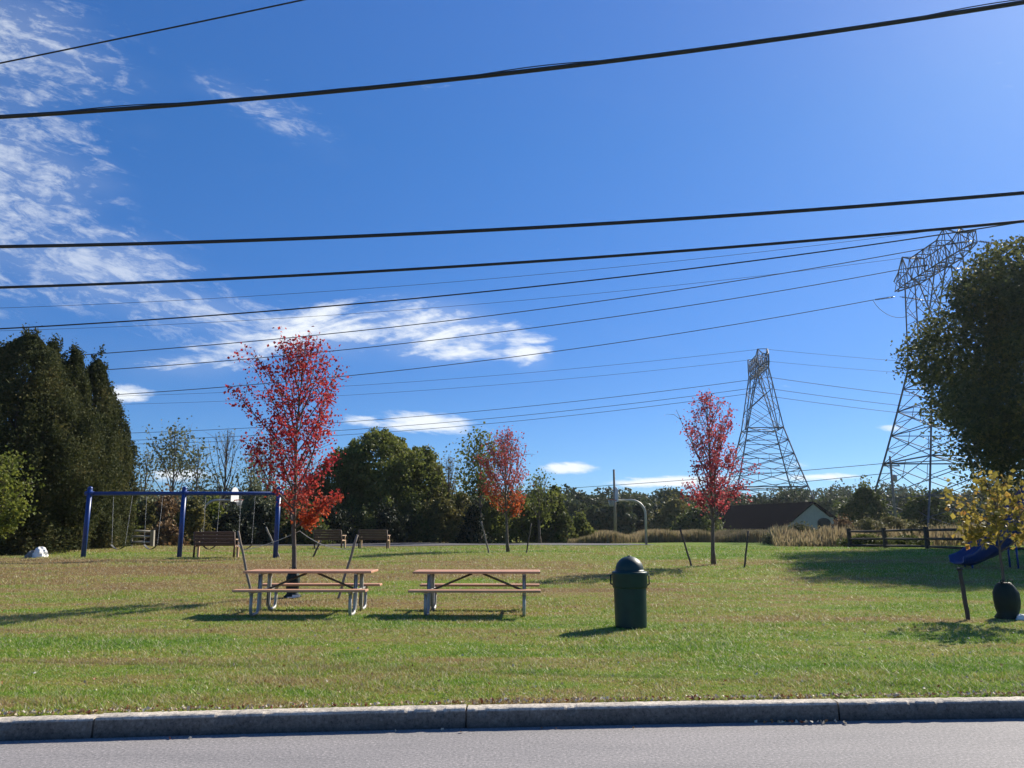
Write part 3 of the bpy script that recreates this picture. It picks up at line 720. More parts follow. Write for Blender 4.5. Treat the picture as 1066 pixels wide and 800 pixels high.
# ------------------------------------------------------------------ picnic tables
def picnic_table(g, label):
    root = empty('picnic_table', g, label=label, cat='picnic table', group='picnic tables with cedar coloured boards')
    L = 2.30; t = MB()
    for k in range(5): t.box((0, -.30 + k * .15, .735), (L, .143, .040), bev=.006)
    t.build('tabletop', M_TABLE, root)
    for s in (-1, 1):
        b = MB()
        for k in range(2): b.box((0, s * (.665 + k * .145), .445), (L, .138, .040), bev=.006)
        b.build('seat', M_TABLE, root)
    for sx in (-1, 1):
        x = sx * .86; f = MB()
        for s in (-1, 1):
            # bent pipe: from under the seat down to the ground, across and up to the tabletop
            pts = [(x, s * .72, .42), (x, s * .72, .16), (x, s * .705, .08), (x, s * .665, .035), (x, s * .60, .024), (x, s * .42, .024), (x, s * .355, .035), (x, s * .315, .08), (x, s * .30, .16), (x, s * .26, .50), (x, s * .24, .712)]
            f.tube(pts, .029, 10)
            for dxx in (-.03, .03): f.box((x + dxx, s * .27, .40), (.005, .05, .62))
        f.box((x, 0, .405), (.045, 1.62, .035), bev=.004)
        f.box((x, 0, .700), (.045, .68, .028), bev=.004)
        f.build('leg_frame', M_GALV, root)
        br = MB(); br.tube([(sx * .10, 0, .70), (sx * .84, 0, .40)], .019, 8); br.build('brace', M_BRACE, root)
    return root
zt = 14.55
a, _ = ray(325, 600); p = Vector((a * zt, zt, 0)); p.z = T(p.x, p.y)
t1 = picnic_table(p, 'left picnic table, with the tall red maple rising right behind it')
a, _ = ray(497, 600); p2 = Vector((a * zt, zt + .05, 0)); p2.z = T(p2.x, p2.y)
t2 = copy_thing(t1, p2, R(-1.2), 'right picnic table, standing alone nearer to the litter bin')

# ------------------------------------------------------------------ litter bin
def bin_():
    g = ground(657, 654); root = empty('trash_can', g, label='dark green domed litter bin standing on the grass', cat='litter bin')
    r = .255; b = MB(); n = 48; vs = []
    prof = [(r * .93, 0), (r * .955, .02), (r * .96, .05), (r * .985, .4), (r, .66), (r, .69)]
    for (rr, z) in prof:
        for k in range(n):
            a = 2 * math.pi * k / n; q = rr * (1 - (.012 if (k % 4 == 0 and .03 < z < .6) else 0)); vs.append((q * math.cos(a), q * math.sin(a), z))
    fs = [(i * n + k, i * n + (k + 1) % n, (i + 1) * n + (k + 1) % n, (i + 1) * n + k) for i in range(len(prof) - 1) for k in range(n)]
    fs.append(tuple(range(n))[::-1]); b.add(vs, fs, True); b.build('body', M_GREENP, root)
    c = MB(); c.lathe([(r * 1.0, .60), (r * 1.05, .605), (r * 1.065, .63), (r * 1.07, .80), (r * 1.08, .815), (r * 1.08, .84), (r * 1.03, .85), (r * .80, .852)], 48); c.build('collar', M_GREENP, root)
    d = MB(); R0 = .222; pr = [(R0 * 1.03, .845), (R0 * 1.03, .868)] + [(R0 * math.cos(t), .868 + .215 * math.sin(t)) for t in [math.pi / 2 * i / 14 for i in range(15)]]
    pr[-1] = (.001, 1.083); d.lathe(pr, 48)
    d.lathe([(.03, 1.072), (.028, 1.09), (.012, 1.094), (.001, 1.095)], 16)
    d.build('lid', M_LID, root)
    for s in (-1, 1):
        h = MB(); h.tube([(s * .27, -.05, .80), (s * .298, -.05, .795), (s * .299, -.05, .66), (s * .268, -.05, .645)], .009, 8)
        h.tube([(s * .27, .05, .80), (s * .298, .05, .795), (s * .299, .05, .66), (s * .268, .05, .645)], .009, 8); h.tube([(s * .299, -.05, .73), (s * .299, .05, .73)], .009, 8)
        h.build('handle', M_GREENP, root)
    root.rotation_euler = (0, 0, R(-12)); return root
bin_()

# ------------------------------------------------------------------ slatted benches (seen from behind)
def bench(g, rz, label):
    root = empty('park_bench', g, rz, label=label, cat='bench', group='brown slatted benches')
    L = 1.36; tilt = R(12); b = MB()
    for k in range(4):
        z = .50 + k * .122; b.box((0, .0 - (z - .45) * math.tan(tilt), z), (L, .035, .098), Matrix.Rotation(tilt, 3, 'X'), bev=.005)
    b.build('backrest', M_BENCH, root)
    s = MB()
    for k in range(3): s.box((0, .12 + k * .145, .43), (L, .135, .035), bev=.005)
    s.build('seat', M_BENCH, root)
    for sx in (-1, 1):
        x = sx * .70; e = MB()
        e.tube([(x, .02, 0), (x, .03, .42), (x, -.10, .90)], [.038, .036, .03], 4); e.build('leg', M_BENCH, root)
        e = MB(); e.box((x, .46, .21), (.075, .085, .42), bev=.006); e.box((x, .24, .40), (.06, .42, .05), bev=.005); e.build('leg', M_BENCHLEG, root)
        e = MB(); e.box((x, .27, .64), (.085, .52, .035), bev=.006); e.tube([(x, .46, .42), (x, .46, .63)], .03, 4); e.build('armrest', M_BENCHLEG, root)
    return root
b1 = bench(gd(223, 28.0), R(3), 'nearest slatted bench, seen from behind under the blue swing set')
copy_thing(b1, gd(341, 38.5), R(-10), 'middle slatted bench, between the tallest red maple and its right stake')
copy_thing(b1, gd(388, 38.5), R(-4), 'rightmost slatted bench, right of the tallest maple and in front of the broad green trees')

# ------------------------------------------------------------------ swing set
def swing_set():
    Y = 28.3; xs = [ray(86.5, 581)[0] * Y, ray(186.5, 581)[0] * Y, ray(286.5, 580)[0] * Y]
    o = Vector((xs[1], Y, T(xs[1], Y))); hb = at(191, 514, Y).z - o.z
    root = empty('swing_set', o, label='blue steel swing set with three posts on the far left', cat='swing set')
    for x in xs:
        p = MB(); zz = T(x, Y) - o.z; p.tube([(x - o.x, 0, zz - .1), (x - o.x, 0, hb + .16)], .085, 14)
        p.lathe([(.085, hb + .15), (.092, hb + .17), (.07, hb + .24), (.001, hb + .26)], 14, (x - o.x, 0, 0)); p.build('post', M_BLUE, root)
    b = MB(); b.tube([(xs[0] - o.x, 0, hb), (xs[2] - o.x, 0, hb)], .068, 14); b.build('crossbeam', M_BLUE, root)
    for x in xs:
        c = MB(); c.tube([(x - o.x - .15, 0, hb), (x - o.x + .15, 0, hb)], .085, 14); c.build('collar', M_BLUE, root)
    def swing(pxa, pxb, seat_py, tw, label):
        xa = ray(pxa, 560)[0] * Y - o.x; xb = ray(pxb, 560)[0] * Y - o.x
        zs = at(pxa, seat_py, Y).z - o.z; r = empty('swing', o + Vector(((xa + xb) / 2, 0, hb)), label=label, cat='swing', group='swings hanging from the blue swing set')
        hw = (xb - xa) / 2
        for s in (-1, 1):
            ch = MB(); n = 60; l = hb - zs - .07
            for i in range(n):      # chain links
                z0 = -.07 - l * i / n; z1 = -.07 - l * (i + 1) / n; xx = s * (hw - (hw - .24) * i / n); w_ = .011
                ax = Vector((w_, 0, 0)) if i % 2 else Vector((0, w_, 0))
                a = Vector((xx, 0, z0 + .004)); b = Vector((xx, 0, z1 - .004)); m = (a + b) / 2
                ch.tube([a, m + ax, b], .0045, 4, False); ch.tube([a, m - ax, b], .0045, 4, False)
            ch.build('chain', M_CHAIN, r)
        st = MB(); n = 12; vs = []
        for i in range(n + 1):
            t = -1 + 2 * i / n; z = zs - hb - .05 - .16 * (1 - t * t)
            for (yy, dzv) in ((-.07, 0), (.07, 0), (.07, .014), (-.07, .014)): vs.append((t * .24, yy + tw * t, z + dzv))
        fs = [(i * 4 + k, i * 4 + (k + 1) % 4, i * 4 + 4 + (k + 1) % 4, i * 4 + 4 + k) for i in range(n) for k in range(4)] + [(0, 1, 2, 3), (n * 4 + 3, n * 4 + 2, n * 4 + 1, n * 4)]
        st.add(vs, fs); st.build('seat', M_RUBBER, r)
    swing(114, 134, 566, .03, 'leftmost swing in the left bay of the blue swing set')
    swing(149, 166, 566, -.03, 'swing nearest to the middle post in the left bay of the swing set')
    swing(211, 226, 566, .0, 'swing behind the nearest slatted bench, in the right bay')
    swing(248, 263, 566, .02, 'swing nearest to the right post of the blue swing set')
swing_set()

# ------------------------------------------------------------------ basketball hoops
def hoop(px_pole, px_board, sgn, label):
    Y = 50; g = gd(px_pole, Y); root = empty('basketball_hoop', g, label=label, cat='basketball hoop', group='gooseneck basketball hoops')
    reach = (ray(px_board, 520)[0] - ray(px_pole, 520)[0]) * Y
    ztop = at(px_pole, 521, Y).z - g.z
    p = MB(); pts = [(0, 0, -.1), (0, 0, ztop - .9)]
    for i in range(1, 9):
        a = math.pi / 2 * i / 8; pts.append((sgn * .9 * (1 - math.cos(a)), 0, ztop - .9 + .9 * math.sin(a)))
    pts.append((reach, 0, ztop)); p.tube(pts, .075, 12); p.build('pole', M_GALV, root)
    b = MB(); n = 20; zc = ztop + .28; x = reach + sgn * .03
    out = [(-.70, -.38), (.70, -.38)] + [(.70 * math.cos(t), .05 + .5 * math.sin(t)) for t in [math.pi * i / n for i in range(n + 1)]]
    m = len(out)
    ry = 0
    def pt(y, z, d):
        q = Matrix.Rotation(ry, 3, 'Z') @ Vector((d, y, 0)); return (x + q.x, q.y, zc + z)
    b.add([pt(y, z, -.02) for y, z in out] + [pt(y, z, .02) for y, z in out],
          [tuple(range(m)), tuple(range(2 * m - 1, m - 1, -1))] + [(i, i + m, (i + 1) % m + m, (i + 1) % m) for i in range(m)])
    b.build('backboard', M_WHITE, root)
    r = MB(); rc = Vector((x + sgn * .36, -.13, ztop + .02)); k = 20
    r.tube([rc + Vector((.23 * math.cos(2 * math.pi * i / k), .23 * math.sin(2 * math.pi * i / k), 0)) for i in range(k + 1)], .014, 6)
    r.box((x + sgn * .10, -.05, ztop + .0), (.16, .12, .05)); rm = r.build('rim', M_ORANGE, root)
    nn = MB()
    for i in range(12):
        a = 2 * math.pi * i / 12; a2 = a + math.pi / 6
        for sg in (1, -1):
            aa = a + sg * math.pi / 5
            nn.tube([rc + Vector((.22 * math.cos(a), .22 * math.sin(a), 0)), rc + Vector((.15 * math.cos(aa), .15 * math.sin(aa), -.25)), rc + Vector((.11 * math.cos(a + sg * .9), .11 * math.sin(a + sg * .9), -.42))], .006, 4)
    nn.build('net', M_NET, rm)
hoop(208, 240, 1, 'left basketball hoop with a white fan backboard, behind the blue swing set')
hoop(673, 644, -1, 'right basketball hoop with a curved grey pole, behind the litter bin')

# ------------------------------------------------------------------ wooden rail fences
def rail_fence(pts, h, rails, r, mat, label, name='rail_fence'):
    o = pts[0]; root = empty(name, o, label=label, cat='fence')
    rng = random.Random(4)
    for p in pts:
        m = MB(); q = p - o; m.box((q.x, q.y, q.z + h / 2 - .05), (r * 2.1, r * 2.1, h + .1), Matrix.Rotation(rng.uniform(-.05, .05), 3, 'Y'), taper=.92, bev=.01); m.build('post', mat, root)
    for a, b in zip(pts[:-1], pts[1:]):
        for z in rails:
            m = MB(); A = a - o + Vector((0, 0, z + rng.uniform(-.02, .02))); B = b - o + Vector((0, 0, z + rng.uniform(-.03, .03))); C = (A + B) / 2 + Vector((0, 0, rng.uniform(-.02, .01)))
            m.tube([A, C, B], [r * .62, r * .75, r * .6], 6); m.build('rail', mat, root)
fp = [ground(885, 570.5), ground(922, 571.2), ground(966, 572.2), ground(1017, 573.5), ground(1072, 574.5), ground(1130, 575.5)]
rail_fence(fp, 1.08, (.12, .50, .92), .085, M_FENCE, 'dark split rail fence on the right behind the tree shade')
fl = [gd(97, 44), gd(115, 43.5), gd(135, 43.5), gd(158, 44)]
rail_fence(fl, .9, (.22, .55, .85), .09, M_FENCEL, 'pale broken rail fence behind the left bay of the swing set')

# ------------------------------------------------------------------ slide
def slide():
    g = ground(995, 591.5); Y = g.y; root = empty('playground_slide', g + Vector((.05, 0, 0)), label='dark blue curved playground slide cut by the right edge', cat='slide')
    tr = MB(); n = 26; sec = [(-.30, .20), (-.29, .235), (-.26, .20), (-.235, .03), (-.12, -.01), (.12, -.01), (.235, .03), (.26, .20), (.29, .235), (.30, .20), (.27, .0), (.10, -.05), (-.10, -.05), (-.27, 0)]
    vs = []; m = len(sec)
    for i in range(n + 1):
        t = i / n; x = 3.3 * t; z = .16 + .02 * math.sin(t * 3) + 2.1 * (max(0, t - .10) / .90) ** 1.25 - .12 * math.sin(max(0, t - .3) * 9) * (t > .3) * .7; y = .18 * math.sin(t * 2.2)
        wdn = 1 + .25 * (1 - t) ** 3
        for (a, b) in sec: vs.append((x - .0 * b, y + a * wdn * 1.15, z + (b * (.9 + 1.7 * min(1, t * 2.5)) if b > .1 else b - (.18 * min(1, t * 3) if b < -.02 else 0)) * (1 + .25 * t)))
    fs = [(i * m + k, (i + 1) * m + k, (i + 1) * m + (k + 1) % m, i * m + (k + 1) % m) for i in range(n) for k in range(m)] + [tuple(range(m)), tuple(n * m + k for k in range(m))[::-1]]
    tr.add(vs, fs, True); tr.build('chute', M_SLIDE, root)
    for x, h in ((.35, .10), (1.75, .70)):
        for s in (-1, 1):
            l = MB(); l.tube([(x, s * .2, -.05), (x, s * .2, h)], .03, 8); l.build('leg', M_DARK if 0 else M_BLUE, root)
    d = MB(); d.box((3.95, .18, 1.95), (1.3, 1.2, .08), bev=.01); d.build('platform', M_BENCH, root)
    for x in (3.35, 4.5):
        for y in (-.4, .75):
            l = MB(); l.tube([(x, y, -.05), (x, y, 2.9)], .05, 8); l.build('post', M_BLUE, root)
slide()

# ------------------------------------------------------------------ lattice towers
def tower(cx, cy, rz, label, mat, S=1.0, deadend=False, A0=8.8, AR=2.9):
    z0 = T(cx, cy); root = empty('lattice_tower', (cx, cy, z0), rz, label=label, cat='pylon', group='steel lattice power towers')
    lw, bw = .26 * S, .12 * S
    HR, HT, HB = 22.0, 34.4, 37.4     # base / ring half widths, ring height, crossarm bottom and top
    lev = [0, 5.0, 9.7, 13.3, 16.4, 19.3, HR]
    hw = lambda h: A0 + (AR - A0) * (h / HR) ** .86
    body = MB(); cs = [(1, 1), (-1, 1), (-1, -1), (1, -1)]
    P = lambda c, h: Vector((c[0] * hw(h), c[1] * hw(h), h))
    for c in cs:
        for a, b in zip(lev[:-1], lev[1:]): body.bar(P(c, a), P(c, b), lw)
    for i, (a, b) in enumerate(zip(lev[:-1], lev[1:])):
        for k in range(4):
            c, d = cs[k], cs[(k + 1) % 4]
            body.bar(P(c, a), P(d, b), bw); body.bar(P(d, a), P(c, b), bw)
            body.bar(P(c, b), P(d, b), bw * (1.5 if b in (9.7, HR) else 1))
            # redundant sub-bracing
            m = (P(c, a) + P(d, b) + P(d, a) + P(c, b)) / 4
            if i < 4:
                body.bar((P(c, a) + P(c, b)) / 2, (P(c, a) + m) / 2, bw * .7); body.bar((P(d, a) + P(d, b)) / 2, (P(d, a) + m) / 2, bw * .7)
                body.bar((P(c, a) + P(c, b)) / 2, (P(c, b) + m) / 2, bw * .7); body.bar((P(d, a) + P(d, b)) / 2, (P(d, b) + m) / 2, bw * .7)
                body.bar(m, (P(c, b) + P(d, b)) / 2, bw * .7)
        if b in (9.7, HR):
            body.bar(P(cs[0], b), P(cs[2], b), bw); body.bar(P(cs[1], b), P(cs[3], b), bw)
    body.build('body', mat, root)
    # two horns above the ring; u (x) runs along the crossarm
    horn = MB(); va, vb = AR, 1.0
    for s in (-1, 1):
        for v in (-1, 1):
            o0 = Vector((s * AR, v * va, HR)); o1 = Vector((s * 5.2, v * vb, HT)); i0 = Vector((s * .3, v * va * .93, HR)); i1 = Vector((s * 2.6, v * vb, HT))
            horn.bar(o0, o1, lw * .8); horn.bar(i0, i1, lw * .7)
            n = 4
            for k in range(n):
                a0 = o0.lerp(o1, k / n); a1 = o0.lerp(o1, (k + 1) / n); b0 = i0.lerp(i1, k / n); b1 = i0.lerp(i1, (k + 1) / n)
                if k % 2: horn.bar(a0, b1, bw * .9)
                else: horn.bar(b0, a1, bw * .9)
                horn.bar(a1, b1, bw * .7)
        n = 3
        for (x0, x1) in ((AR, 5.2), (.3, 2.6)):
            A = lambda t, v: Vector((s * (x0 + (x1 - x0) * t), v * (va + (vb - va) * t), HR + (HT - HR) * t))
            for k in range(n):
                horn.bar(A(k / n, 1), A((k + 1) / n, -1), bw * .8); horn.bar(A(k / n, -1), A((k + 1) / n, 1), bw * .8)
        # earth wire peaks
    horn.build('horns', mat, root)
    arm = MB(); E = 9.6
    def chord(u):   # bottom and top of the crossarm at u
        t = abs(u) / E
        zb = HT + (0 if t < .55 else (t - .55) / .45 * .3); zt_ = HB + (.9 if abs(abs(u) - 5.2) < .01 else 0) - (0 if t < .55 else (t - .55) / .45 * 1.2)
        return zb, zt_, vb * (1 if t < .55 else 1 - (t - .55) / .45 * .8)
    us = [-9.6, -7.4, -5.2, -3.4, -1.7, 0, 1.7, 3.4, 5.2, 7.4, 9.6]
    for a, b in zip(us[:-1], us[1:]):
        (za, ta, wa), (zb_, tb, wb_) = chord(a), chord(b)
        for v in (-1, 1):
            arm.bar((a, v * wa, za), (b, v * wb_, zb_), bw * 1.6); arm.bar((a, v * wa, ta), (b, v * wb_, tb), bw * 1.6)
            arm.bar((a, v * wa, za), (b, v * wb_, tb), bw); arm.bar((a, v * wa, ta), (b, v * wb_, zb_), bw * .8); arm.bar((a, v * wa, za), (a, v * wa, ta), bw)
        arm.bar((a, wa, za), (b, -wb_, zb_), bw * .8); arm.bar((a, -wa, za), (b, wb_, zb_), bw * .8)
        arm.bar((a, wa, ta), (b, -wb_, tb), bw * .8); arm.bar((a, -wa, za), (a, wa, za), bw); arm.bar((a, -wa, ta), (a, wa, ta), bw)
    arm.build('crossarm', mat, root)
    Rm = Matrix.Rotation(rz, 4, 'Z'); W = lambda p: Vector((cx, cy, z0)) + (Rm @ Vector(p))
    att = []
    for u in (-9.4, 0, 9.4):
        zb = (chord(u)[0] + ((.6 if u < 0 else -.5) if deadend else 0)) if u else HT + (1.2 if deadend else 0)
        ins = MB()
        if deadend:
            for sg in (-1, 1):
                a = Vector((u, sg * .3, zb - .3)); b = Vector((u, sg * 3.6, zb - .8)); n = 14
                ins.tube([a, b], .04, 5)
                for k in range(n):
                    c = a.lerp(b, .12 + .8 * k / n); e = a.lerp(b, .12 + .8 * (k + .35) / n); ins.tube([c, e], [.15, .05], 8)
            ins.build('insulator', M_INS, root); att.append((W((u, -3.6, zb - .8)), W((u, 3.6, zb - .8))))
            j = MB(); pts = [Vector((u, -3.6 + 7.2 * k / 16, zb - .8 - 2.6 * (1 - (2 * k / 16 - 1) ** 2) ** .8)) for k in range(17)]; j.tube(pts, .035, 5); j.build('jumper', M_CABLE2, root)
        else:
            a = Vector((u, 0, zb)); b = Vector((u, 0, zb - 3.2)); n = 14; ins.tube([a, b], .05 * S, 5)
            for k in range(n):
                c = a.lerp(b, .12 + .8 * k / n); e = a.lerp(b, .12 + .8 * (k + .35) / n); ins.tube([c, e], [.17 * S, .07 * S], 8)
            ins.build('insulator', M_INS, root); att.append((W((u, 0, zb - 3.25)), W((u, 0, zb - 3.25))))
    peaks = [(W((s * 5.2, 0, HB + .9)),) * 2 for s in (-1, 1)]
    return att, peaks
att1, pk1 = tower(55.2, 96.5, R(90), 'nearer and taller lattice power tower, half hidden by the dark tree on the right', M_STEEL, 1.0, True)
att2, pk2 = tower(52.8, 161.5, R(84), 'farther lattice power tower with its whole outline against the sky', M_STEEL2, 1.1, False, 10.0, 3.6)

# ------------------------------------------------------------------ overhead wires
def wire(pts_fn, r, label, mat=M_CABLE, group='overhead wires', name='overhead_wire', n=60, sides=6):
    pts = [pts_fn(i / n) for i in range(n + 1)]; o = pts[0]
    mb = MB(); mb.tube([p - o for p in pts], r, sides, False); ob = mb.build(name, mat, label=label, cat='wire', group=group); ob.location = o; return ob
def hang(a, b, sag): return lambda t: a.lerp(b, t) - Vector((0, 0, sag * 4 * t * (1 - t)))
order = ['far', 'middle', 'near']
# att index: u=-9.4,0,9.4 ; with rz=90 deg u points to +Y, so u=-9.4 is the near end
names = {0: 'nearest', 1: 'middle', 2: 'farthest'}
for i, (l, r_) in enumerate(att1):
    lo, ro = (l, r_) if l.x < r_.x else (r_, l)
    far = Vector((lo.x - 310, lo.y + 4, lo.z - 1)); wire(hang(lo, far, 14.5), .052, '%s conductor running left from the nearer lattice tower' % names[i].capitalize().lower(), M_CABLE2, 'power lines of the nearer tower', 'power_line', 80)
    rt = Vector((ro.x + 260, ro.y - 30, ro.z)); wire(hang(ro, rt, 11), .052, '%s conductor running right from the nearer lattice tower' % names[i], M_CABLE2, 'power lines of the nearer tower', 'power_line')
for i, (l, _) in enumerate(pk1):
    wire(hang(l, Vector((l.x - 310, l.y + 4, l.z)), 10.5), .025, '%s thin earth wire running left from the top of the nearer lattice tower' % ('nearer', 'farther')[i], M_CABLE2, 'power lines of the nearer tower', 'power_line', 80)
for i, (l, _) in enumerate(att2):
    wire(hang(l, Vector((l.x - 320, l.y + 22, l.z)), 10.5), .05, '%s conductor running left from the farther lattice tower' % names[i], M_CABLE2, 'power lines of the farther tower', 'power_line', 80)
    wire(hang(l, Vector((l.x + 260, l.y - 18, l.z)), 11), .05, '%s conductor running right from the farther lattice tower' % names[i], M_CABLE2, 'power lines of the farther tower', 'power_line')
for i, (l, _) in enumerate(pk2):
    wire(hang(l, Vector((l.x - 320, l.y + 22, l.z)), 8.5), .032, '%s thin earth wire running left from the farther lattice tower' % ('nearer', 'farther')[i], M_CABLE2, 'power lines of the farther tower', 'power_line', 80)
    wire(hang(l, Vector((l.x + 260, l.y - 18, l.z)), 8), .032, '%s thin earth wire running right from the farther lattice tower' % ('nearer', 'farther')[i], M_CABLE2, 'power lines of the farther tower', 'power_line')
def street_wire(pA, pM, pB, Ya, Yb, r, label, mat=M_CABLE):
    """passes through three seen points; depth varies linearly; runs on 15 m past both sides"""
    A, B = at(*pA, Ya), at(*pB, Yb); dx_ = B.x - A.x
    aM, bM = ray(*pM); # depth along the line where the ray crosses the vertical plane through A,B
    # solve x = aM*y on the line
    k = (Yb - Ya) / dx_; y = (Ya - k * A.x) / (1 - k * aM); x = aM * y; z = EYE + bM * y
    t = (x - A.x) / dx_; c = (z - (A.z + (B.z - A.z) * t)) / (t * (t - 1)) if 0 < t < 1 else 0
    def f(s):
        t = -1.3 + 3.6 * s
        return Vector((A.x + dx_ * t, Ya + (Yb - Ya) * t, A.z + (B.z - A.z) * t + c * t * (t - 1)))
    wire(f, r, label, mat, 'street cables overhead', 'street_cable', 110, 8); return f
street_wire((0, 66), (160, 33), (316, 0), 11.0, 10.6, .012, 'thin street wire crossing the top left corner')
fB = street_wire((0, 122), (533, 76), (1066, 2.5), 10.4, 9.2, .031, 'thick bundled street cable, highest to cross the whole sky')
# a thin strand lashed loosely along the thick cable
def strand(s):
    p = fB(s); t = -1.3 + 3.6 * s
    return p + Vector((0, .02 * math.sin(t * 31), .018 + .028 * max(0, math.sin(t * 14.5)) ** 2))
wire(strand, .008, 'thin strand lashed along the thick bundled cable', M_CABLE, 'street cables overhead', 'street_cable', 200, 6)
street_wire((0, 257), (533, 238.5), (1066, 201), 8.8, 8.0, .022, 'second thick street cable from the top, crossing the sky below the bundled cable')
street_wire((0, 299.5), (533, 274), (1066, 230.5), 8.8, 8.0, .017, 'third street cable, lower and a little thinner, in front of the tall tower top')
street_wire((0, 342.5), (533, 301), (1066, 231), 15.8, 16.4, .015, 'thin street wire just below the third street cable, meeting it at the right')

# wooden utility poles in the distance
def upole(px, py_top, Y, r, label, bar=True):
    g = gd(px, Y); h = at(px, py_top, Y).z - g.z; root = empty('utility_pole', g, label=label, cat='utility pole', group='wooden utility poles beyond the lawn')
    m = MB(); m.tube([(0, 0, -.2), (0, 0, h)], [r * 1.25, r * .8], 10); m.build('pole', M_POLE, root)
    if bar:
        b = MB(); b.box((0, -.15, h - 1.0), (1.7, .12, .13), bev=.01); b.build('crossbar', M_POLE, root)
        for x in (-.7, 0, .7):
            i = MB(); i.lathe([(.05, h - .93), (.07, h - .85), (.04, h - .78), (.06, h - .74), (.001, h - .70)], 10, (x, -.15, 0)); i.build('insulator', M_INS, root)
        t = MB(); t.lathe([(.001, h - 2.6), (.2, h - 2.55), (.21, h - 1.9), (.001, h - 1.85)], 14, (.32, 0, 0)); t.build('transformer', M_GALV, root)
    return g + Vector((0, 0, h))
pA_ = upole(935, 475, 78, .12, 'wooden utility pole with a crossbar in front of the nearer tower')
pB_ = upole(641, 489, 84, .135, 'bare wooden pole rising behind the right basketball hoop', False)
wire(hang(pA_ - Vector((.6, .15, .75)), Vector((-90, 190, pA_.z + 2)), 2.4), .03, 'upper thin line from the utility pole crossbar', M_CABLE2, 'low distribution lines', 'power_line')
wire(hang(pA_ - Vector((0, .15, 1.7)), Vector((-90, 190, pA_.z - .5)), 3.0), .03, 'lower thin line from the utility pole', M_CABLE2, 'low distribution lines', 'power_line')

# ------------------------------------------------------------------ barn
def barn():
    Y = 112; ap = at(846, 524, Y); gz = T(ap.x, Y); hr = ap.z - gz; rz = R(20)
    root = empty('barn', (ap.x, Y, gz), rz, label='low barn with a big dark roof and a pale gable end', cat='barn')
    # local frame: gable in the plane y=0 facing -y, ridge runs to +y
    hwid = 5.2; ev = 1.5; L = 24; ovh = .35
    wl = MB(); wl.add([(-hwid, 0, 0), (hwid - 2.2, 0, 0), (hwid - 2.2, 0, ev + 1.3), (0, 0, hr - .1), (-hwid, 0, ev), (-hwid, L, 0), (hwid - 2.2, L, 0), (hwid - 2.2, L, ev + 1.3), (0, L, hr - .1), (-hwid, L, ev)],
           [(0, 1, 2, 3, 4), (9, 8, 7, 6, 5), (0, 4, 9, 5), (1, 6, 7, 2)])
    wl.build('wall', M_WALL, root)
    rf = MB()
    def slab(a, b, th=.22):
        vs = []
        for (x, z) in (a, b):
            for y in (-ovh, L + ovh):
                vs += [(x, y, z), (x, y, z + th)]
        rf.add(vs, [(0, 2, 6, 4), (1, 5, 7, 3), (0, 4, 5, 1), (2, 3, 7, 6), (0, 1, 3, 2), (4, 6, 7, 5)])
    sl_ = (hr - ev) / hwid
    slab((-hwid - .6, ev - .6 * sl_), (0, hr)); slab((0, hr), (3.4, hr - 3.4 * sl_ + .25)); rf.build('roof', M_ROOF, root)
    w2 = MB(); w2.add([(1.4, 2.0, 0), (5.4, 2.0, 0), (5.4, 2.0, 2.9), (1.4, 2.0, 4.3), (1.4, 12, 0), (5.4, 12, 0), (5.4, 12, 2.9), (1.4, 12, 4.3)], [(0, 1, 2, 3), (1, 5, 6, 2), (7, 6, 5, 4), (0, 3, 7, 4)]); w2.build('side_wing', M_WALL, root)
    r2 = MB(); r2.add([(1.2, 1.7, 4.38), (5.6, 1.7, 2.84), (5.6, 12.2, 2.84), (1.2, 12.2, 4.38), (1.2, 1.7, 4.56), (5.6, 1.7, 3.02), (5.6, 12.2, 3.02), (1.2, 12.2, 4.56)], [(0, 3, 2, 1), (4, 5, 6, 7), (0, 1, 5, 4), (1, 2, 6, 5), (2, 3, 7, 6), (3, 0, 4, 7)]); r2.build('wing_roof', M_ROOF, root)
    d = MB(); n = 10; out = [(.6, .3), (2.9, .3)] + [(1.75 + 1.15 * math.cos(t), 2.2 + .6 * math.sin(t)) for t in [math.pi * i / n for i in range(n + 1)]]
    m = len(out); d.add([(x, -.02, z) for x, z in out] + [(x, -.10, z) for x, z in out], [tuple(range(m)), tuple(range(2 * m - 1, m - 1, -1))] + [(i, (i + 1) % m, (i + 1) % m + m, i + m) for i in range(m)])
    d.build('doorway', M_DARK, root)
    g = gd(885, 120); s = empty('shed', g, R(8), label='low brown board shed right of the barn', cat='shed')
    m = MB(); m.box((0, 0, 1.3), (5.5, 3, 2.6)); m.build('wall', M_BROWNW, s); m = MB(); m.box((0, 0, 2.72), (6.1, 3.6, .2), Matrix.Rotation(R(3), 3, 'X'), bev=.02); m.build('roof', M_ROOF, s)
barn()

# ------------------------------------------------------------------ vegetation beyond the lawn
def ft(px, base_Y, py_top, hw_px, z0f, leafm, n, ls, seed, label, name='broad_tree', shape='round', group='trees beyond the lawn', lobes=60, lob=.24, **k):
    g = gd(px, base_Y); H = top_h(px, py_top, base_Y); rx = hw_px / FPX * base_Y
    return full_tree(name, label, g, H, rx, H * z0f, leafm, n, ls, seed, lobes, group, shape, lob=lob, **k)
